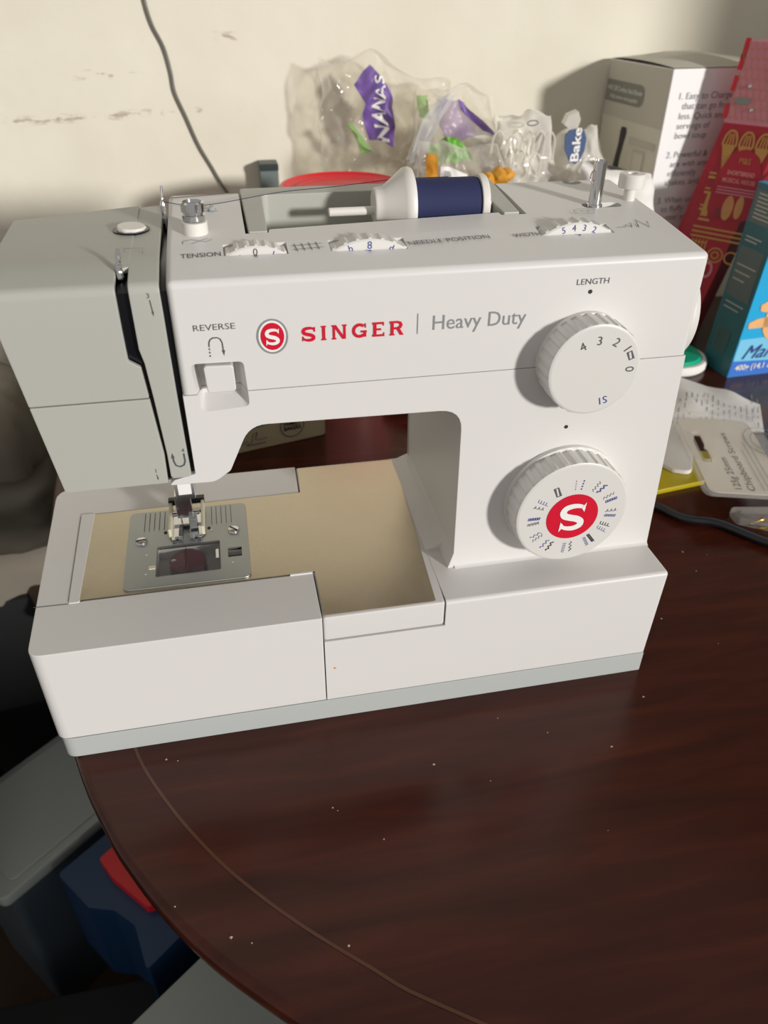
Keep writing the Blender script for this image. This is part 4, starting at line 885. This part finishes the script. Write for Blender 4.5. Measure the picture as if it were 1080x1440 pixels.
text('Marie', .024, MFr.sub(.008, .022), 'blue_dark_print', mb, shear=.35, h=.0012) if False else None
me = text_mesh('Marie', .024, 0, .45)
for v in me.vertices: v.co = MFr.p(v.co.x + .009, v.co.y + .022, .0012)
finish('lettering', me, 'blue_dark_print', mb, smooth=False)
me = text_mesh('400g (14.1 oz)', .0095, .0002)
for v in me.vertices: v.co = MFr.p(v.co.x + .006, v.co.y + .0085, .0012)
finish('lettering', me, 'print_white', mb, smooth=False)
fl = [mpt(.004, -.002, MH + .001), mpt(.040, -.004, MH + .004), mpt(.12, .0, MH + .03), mpt(.05, .02, MH + .012)]; py_obj('torn_flap', fl + [p + V((0, 0, .0006)) for p in fl], [(3, 2, 1, 0), (4, 5, 6, 7), (0, 1, 5, 4), (1, 2, 6, 5), (2, 3, 7, 6), (3, 0, 4, 7)], 'blue_pale', mb, smooth=False)

# ------------------------------------------------------------------ tape roll
tr = thing('tape_roll', 'green and white roll lying by the blue biscuit box', 'roll', (.640, .458, 0))
lathe('roll_rim', [(.026, 0), (.041, 0), (.0430, .002), (.0430, .008), (.041, .011), (.037, .011), (.0365, .006), (.026, .006)], (.640, .458, 0), (0, 0, 1), 'paper_white', tr, 48); lathe('green_cap', [(.0362, .001), (.0362, .0120), (.034, .015), (.006, .016)], (.640, .458, 0), (0, 0, 1), 'green_lid', tr, 40); done(tr)

# ------------------------------------------------------------------ papers and packs right of the machine
RQ = [atz(u, v, .0) for u, v in ((948, 530), (1068, 571), (1074, 610), (935, 612))]
def sheet(name, Q, z0, m, lab, cat, amp=.004, n=10, th=.0004):
    vs = []
    for j in range(n + 1):
        for i in range(n + 1):
            a, b_ = i / n, j / n; p = (Q[0] * (1 - a) + Q[1] * a) * (1 - b_) + (Q[3] * (1 - a) + Q[2] * a) * b_; p.z = z0 + amp * max(0, noise.noise(V((a * 2.3, b_ * 2.3, 4)))) + amp * .6 * (b_ - .5) ** 2; vs.append(p)
    fs = [(j * (n + 1) + i, j * (n + 1) + i + 1, (j + 1) * (n + 1) + i + 1, (j + 1) * (n + 1) + i) for j in range(n) for i in range(n)]; m_ = len(vs)
    vs += [v - V((0, 0, th)) for v in vs]; fs += [tuple(q + m_ for q in f[::-1]) for f in fs]
    return tag(py_obj(name, vs, fs, m, None), lab, cat)
rcpt = sheet('receipt', RQ, .0012, 'paper_white', 'white printed receipt lying right of the machine', 'receipt', .006)
rx, ry_ = (RQ[1] - RQ[0]).normalized(), (RQ[0] - RQ[3]).normalized(); RFm = Fr(RQ[3] + V((0, 0, .0075)), RQ[2] - RQ[3], RQ[0] - RQ[3])
ln = []
random.seed(9)
for i in range(15):
    x = .010 + i * .0062; y0 = random.uniform(.008, .03); 
    while y0 < .085:
        y1 = y0 + random.uniform(.004, .018); ln.append([(x, y0), (x + .0011, y0), (x + .0011, y1), (x, y1)]); y0 = y1 + random.uniform(.002, .014)
def drape(o_, ref):
    pass
vs = []; fs = []
for q in ln:
    i = len(vs)
    for a, b_ in q:
        p = RQ[3] + (RQ[2] - RQ[3]).normalized() * a + (RQ[0] - RQ[3]).normalized() * b_
        # height of the sheet there
        A = a / (RQ[2] - RQ[3]).length; Bt = 1 - b_ / (RQ[0] - RQ[3]).length
        p.z = .0012 + .006 * max(0, noise.noise(V((A * 2.3, Bt * 2.3, 4)))) + .0036 * (Bt - .5) ** 2 + .0006; vs.append(p)
    fs.append((i, i + 1, i + 2, i + 3))
lo_ = py_obj('receipt_print', vs, fs, 'logo_grey', rcpt, smooth=False)
# yellow packet and white curved scrap
yp = prism('yellow_packet', arcpoly([(p.x, p.y) for p in [atz(u, v, 0) for u, v in ((905, 700), (990, 682), (1000, 640), (920, 640))]], .006), 0, .0050, 'yellow_pack', None, bev=.0018, seg=3); tag(yp, 'flat yellow packet under the clear screw pack', 'packet')
# screw packs
PZ = .0125
def pack(name, lab, Q, txt, hole=True):
    t_ = thing(name, lab, 'blister pack', (Q[3].x, Q[3].y, PZ))
    ux = (Q[2] - Q[3]); uy = (Q[0] - Q[3]); lx, ly = ux.length, uy.length; f = Fr(Q[3], ux, uy); ang_ = uy.normalized().dot(f.y)
    out = arcpoly([(0, 0), (lx, 0), (lx, ly), (0, ly)], .009, 5)
    hp = arcpoly([(.012, ly * .38), (.021, ly * .38), (.021, ly * .52), (.019, ly * .56), (.021, ly * .60), (.021, ly * .72), (.012, ly * .72)], .003, 3)
    def plate(nm, o_, z0, z1, m, bev=0., cut=None):
        bm = prism_bm(o_, z0, z1, 'xy', bev, 3); ob = bm_obj(nm, bm, m, t_)
        for v in ob.data.vertices: v.co = f.p(v.co.x, v.co.y, 0) + V((0, 0, v.co.z))
        ob.location = -t_.location
        if cut:
            cb_ = prism_bm(cut, z0 - .01, z1 + .01, 'xy')
            for v in cb_.verts: v.co = f.p(v.co.x, v.co.y, 0) + V((0, 0, v.co.z))
            boolean(ob, [cb_])
        return ob
    inset = [(x + (.006 if x < lx / 2 else -.006), y + (.006 if y < ly / 2 else -.008)) for x, y in out]
    cd_ = plate('backing_card', inset, PZ + .001, PZ + .0016, 'card_cream', 0, hp if hole else None)
    plate('clear_shell', out, PZ, PZ + .0050, 'clear_shell', .0018, hp if hole else None)
    rim = [q for q in stroke_polys([(x * .985 + lx * .0075, y * .985 + ly * .0075) for x, y in out], .0030, True)]
    ro = flat('shell_rim', rim, Fr(f.o + V((0, 0, PZ + .0052)), f.x, f.y), 'clear_shell', t_, h=0); ro.location = -t_.location
    for s_, x, w_ in txt:
        q = Fr(f.p(x, .010) + V((0, 0, PZ + .0017)), f.y, -f.x); o_ = text(s_, .0085, q, 'print_black', t_, width=w_); o_.location = -t_.location
    if hole:
        lines = [rect(.052 + i * .0045, .012, .0528 + i * .0045, ly * (.55 + .1 * ((i * 7) % 3))) for i in range(3)]
        for l_ in lines: o_ = flat('small_print', [l_], Fr(f.o + V((0, 0, PZ + .0018)), f.x, f.y), 'logo_grey', t_); o_.location = -t_.location
        o_ = flat('screw_drawing', ring_polys(.078, ly * .68, .018, .026, .0008, 20) + ring_polys(.078, ly * .68, .012, .018, .0008, 20), Fr(f.o + V((0, 0, PZ + .0018)), f.x, f.y), 'logo_grey', t_); o_.location = -t_.location
    t_.pop('world_children'); return t_
zq = PZ + .003
Q1 = [atz(u, v, zq) for u, v in ((943, 600), (1110, 624), (1120, 724), (985, 716))]
pack('screw_pack', 'clear blister pack of chipboard screws with a hanging slot', Q1, (('125g 25mm', .034, .052), ('Chipboard Screws', .045, .100)))
Q2 = [atz(u, v, .019) for u, v in ((1052, 606), (1160, 600), (1160, 700), (1102, 665))]
PZ = .0180
pack('screw_pack', 'second clear blister pack, overlapping at the right edge of the photo', Q2, (), False)
PZ = .0125
wc = prism('white_scrap', arcpoly([(p.x, p.y) for p in [atz(u, v, .006) for u, v in ((915, 600), (975, 605), (972, 668), (945, 664), (915, 648))]], .008), .0054, .0100, 'paper_white', None, bev=.001); tag(wc, 'white rounded scrap of packaging between the machine and the screw pack', 'packaging')
# brass screws in a clear packet at the edge
cpk = thing('screw_bag', 'small clear packet holding brass screws below the blister pack', 'packet', (.55, .12, 0))
prism('clear_wrap', arcpoly([(p.x, p.y) for p in [atz(u, v, 0) for u, v in ((1022, 722), (1100, 722), (1100, 752), (1034, 738))]], .006), .0002, .0075, 'clear_shell', cpk, bev=.002)
for u0, v0, u1, v1 in ((1055, 737, 1072, 730), (1066, 743, 1090, 742)):
    a, c = atz(u0, v0, .004), atz(u1, v1, .004); d_ = c - a; s_ = lathe('screw', [(.0004, 0), (.0010, .003), (.0012, d_.length * .8), (.0030, d_.length), (.0028, d_.length + .0006)], a, d_, 'brass', cpk, 12)
done(cpk)
cbk = tube('power_cord', spline([(.40, .24, .004), (.445, .196, .004), (.4721, .1739, .004), (.4868, .1515, .004), (.5124, .1382, .004), (.538, .106, .004), (.59, .06, .004), (.68, .03, .004)], 8), .0036, 'cable_black', None, 10); tag(cbk, 'black power cord curving over the table right of the machine', 'cord')

# ------------------------------------------------------------------ seen through the arm
ta = V((.078, .327, 0)); tb_ = V((.2085, .3590, 0)); tu = (tb_ - ta).normalized(); tv = V((-tu.y, tu.x, 0))
tn = thing('bakery_box', 'cream box with teal band seen through the machine arm', 'box', ta)
c = [ta, tb_, tb_ + tv * .10, ta + tv * .10]; prism('carton_body', arcpoly([(p.x, p.y) for p in c], [.002, .006, .006, .002]), 0, .060, 'cream_tin', tn, bev=.004, seg=3)
TFm = Fr(ta, tu, (0, 0, 1)); flat('teal_band', [[(.004, .019), (.06, .0245), (.112, .031), (.112, .058), (.004, .058)]], TFm, 'teal_tin', tn, h=.0004)
flat('seal_ring', ring_polys(.098, .0190, .0120, .0120, .0010, 30), TFm, 'print_grey', tn, h=.0008); flat('seal_fill', [disc_poly(.098, .0190, .0118, .0118, 30)], TFm, 'cream_tin', tn, h=.0006)
text('FAMILY', .0058, TFm.sub(.0892, .0200), 'print_black', tn, h=.0012, width=.0176, bold=.00015); text('BAKERS', .0058, TFm.sub(.0892, .0148), 'print_black', tn, h=.0012, width=.0176, bold=.00015)
flat('script_mark', stroke_polys([(.046, .009), (.052, .012), (.050, .007), (.056, .010), (.0585, .019), (.0620, .020), (.0600, .012), (.064, .011), (.072, .012)], .0007) + [rect(.052, .0065, .070, .0074)], TFm, 'print_grey', tn, h=.0008); done(tn)
gb = thing('grey_case', 'grey plastic case behind the machine column', 'case', (.30, .40, 0))
prism('case_body', arcpoly([(.287, .430), (.345, .350), (.40, .39), (.342, .47)], .004), 0, .030, 'dark_teal', gb, bev=.001); prism('case_lid', arcpoly([(.284, .431), (.345, .347), (.403, .389), (.342, .473)], .004), .030, .040, 'box_grey', gb, bev=.002); done(gb)

# ================================================================== LEFT OF AND BELOW THE TABLE
ch = thing('armchair', 'dim grey leather armchair with a wooden frame left of the table', 'armchair', (-.42, .42, FL))
def cushion(name, p0, p1, m, parent, puff=.02, seed=1., n=12):
    c = (V(p0) + V(p1)) / 2; h = (V(p1) - V(p0)) / 2; bm = bmesh.new(); bmesh.ops.create_cube(bm, size=2); bmesh.ops.subdivide_edges(bm, edges=bm.edges, cuts=n, use_grid_fill=True)
    for v in bm.verts:
        q = v.co; r = sum(abs(t) ** 6 for t in q) ** (1 / 6); q = q / r
        s_ = 1 + .06 * noise.noise(q * 2.2 + V((seed, 0, 0))) + .05 * (1 - 2 * abs(noise.noise(q * 3.1 + V((0, seed, 0))))); v.co = c + V((q.x * h.x * s_, q.y * h.y * s_, q.z * h.z * s_))
    return bm_obj(name, bm, m, parent, ang=80)
cushion('backrest', (-.62, .50, -.34), (-.125, .68, -.01), 'leather_lit', ch, seed=3); cushion('seat', (-.66, .10, -.42), (-.24, .56, -.30), 'shade_fabric', ch, seed=8); cushion('armrest', (-.26, .48, -.20), (-.105, .64, -.11), 'leather', ch, seed=14)  # light backrest, dark seat and armrest: the fall of light painted as colour
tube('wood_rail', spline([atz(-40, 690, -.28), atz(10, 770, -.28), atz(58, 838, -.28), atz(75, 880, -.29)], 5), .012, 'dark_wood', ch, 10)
box('underseat_shade', (-.66, .50, FL + .05), (-.10, .67, -.28), 'shade_fabric', ch, bev=.01)  # black box added to paint the darkness under the chair
for x, y in ((-.64, .14), (-.26, .40), (-.64, .64), (-.16, .64)): cyl('leg', (x, y, FL), (x, y, -.30), .022, 'dark_wood', ch, 12)
done(ch)

def low(u, v, z): p = atz(u, v, z); return (p.x, p.y)
# clear storage box with grey lid
sb = thing('storage_box', 'grey translucent storage box with lid beside the table edge', 'storage box', (-.16, .30, FL))
c0 = V((-.190, .192)); d1 = V((.755, .655)); d2 = V((-.655, .755))
L_ = [c0, c0 + d1 * .26, c0 + d1 * .26 + d2 * .150, c0 + d2 * .150]
def inset(P, k): c = sum(P, V((0, 0))) / len(P); return [p + (c - p).normalized() * k for p in P]
prism('box_tub', arcpoly([tuple(p) for p in inset(L_, .012)], .012), FL, -.468, 'crate_plastic', sb, bev=.002)
prism('box_lid', arcpoly([tuple(p) for p in L_], .012), -.468, -.450, 'lid_plastic', sb, bev=.003); prism('lid_panel', arcpoly([tuple(p) for p in inset(L_, .022)], .010), -.4502, -.4470, 'lid_plastic', sb, bev=.0012); done(sb)
# carton with blue tool case on it
ck = box('floor_carton', (-.30, .00, FL), (.10, .155, -.60), 'black_carton', None, bev=.003); tag(ck, 'black carton on the floor under the blue case', 'carton')
e1 = V((.64, -.768)); e2 = V((.768, .64)); t0 = V((-.134, .214))
bs = thing('tool_case', 'blue case with a red grip lying beside the table edge', 'case', (-.08, .14, -.60))
T_ = [t0, t0 + e1 * .060, t0 + e1 * .085 + e2 * .016, t0 + e1 * .115 + e2 * .020, t0 + e1 * .162, t0 + e1 * .162 + e2 * .10, t0 + e2 * .10]
prism('case_body', arcpoly([tuple(p) for p in T_], [.006, .006, .01, .01, .004, .004, .006]), -.60, -.450, 'toolbox_blue', bs, bev=.004)
g0 = t0 + e1 * .028 + e2 * .034; prism('red_grip', arcpoly([tuple(p) for p in (g0 + e2 * .004, g0 + e1 * .03, g0 + e1 * .088 + e2 * .004, g0 + e1 * .098 + e2 * .022, g0 + e2 * .026)], .005), -.452, -.438, 'toolbox_red', bs, bev=.003); done(bs)
# second lidded box at the bottom edge
g = thing('storage_box', 'grey lidded box under the front of the table', 'storage box', (.06, -.02, FL))
h0 = V((-.052, .036)); hd = V((.80, .60)); hn = V((.60, -.80)); K_ = [h0 - hd * .10, h0 + hd * .20, h0 + hd * .20 + hn * .22, h0 - hd * .10 + hn * .22]
prism('box_tub', arcpoly([tuple(p) for p in inset(K_, .014)], .012), FL, -.465, 'crate_plastic', g, bev=.002); prism('box_lid', arcpoly([tuple(p) for p in K_], .010), -.465, -.450, 'lid_plastic', g, bev=.003); done(g)

# ------------------------------------------------------------------ crumbs and dust on the table
random.seed(21); vs = []; fs = []
spots = [atz(u, v, 0) for u, v in ((234, 1068), (250, 1070), (855, 1168), (490, 1330), (468, 1136), (475, 1140), (325, 1318), (354, 1326), (246, 1275), (960, 776), (979, 803), (994, 780), (948, 730), (930, 870), (690, 1098), (860, 1050), (1010, 905), (700, 1010), (610, 1075), (770, 1030), (540, 1180), (905, 980))]
for k, p in enumerate(spots):
    r = random.uniform(.0003, .0006) if k % 3 else .0008; o_ = len(vs)
    for d in ((1, 0, 0), (0, 1, 0), (-1, 0, 0), (0, -1, 0), (0, 0, 1.2), (0, 0, 0)): vs.append(p + V(d) * r * random.uniform(.7, 1.3))
    fs += [(o_, o_ + 1, o_ + 4), (o_ + 1, o_ + 2, o_ + 4), (o_ + 2, o_ + 3, o_ + 4), (o_ + 3, o_, o_ + 4), (o_ + 1, o_, o_ + 5), (o_ + 2, o_ + 1, o_ + 5), (o_ + 3, o_ + 2, o_ + 5), (o_, o_ + 3, o_ + 5)]
cr = py_obj('crumbs', vs, fs, 'crumb', None, smooth=False); cr['kind'] = 'stuff'; tag(cr, 'tiny pale crumbs scattered on the dark table', 'crumbs')
for o in bpy.data.objects:
    if 'world_children' in o: o.pop('world_children')
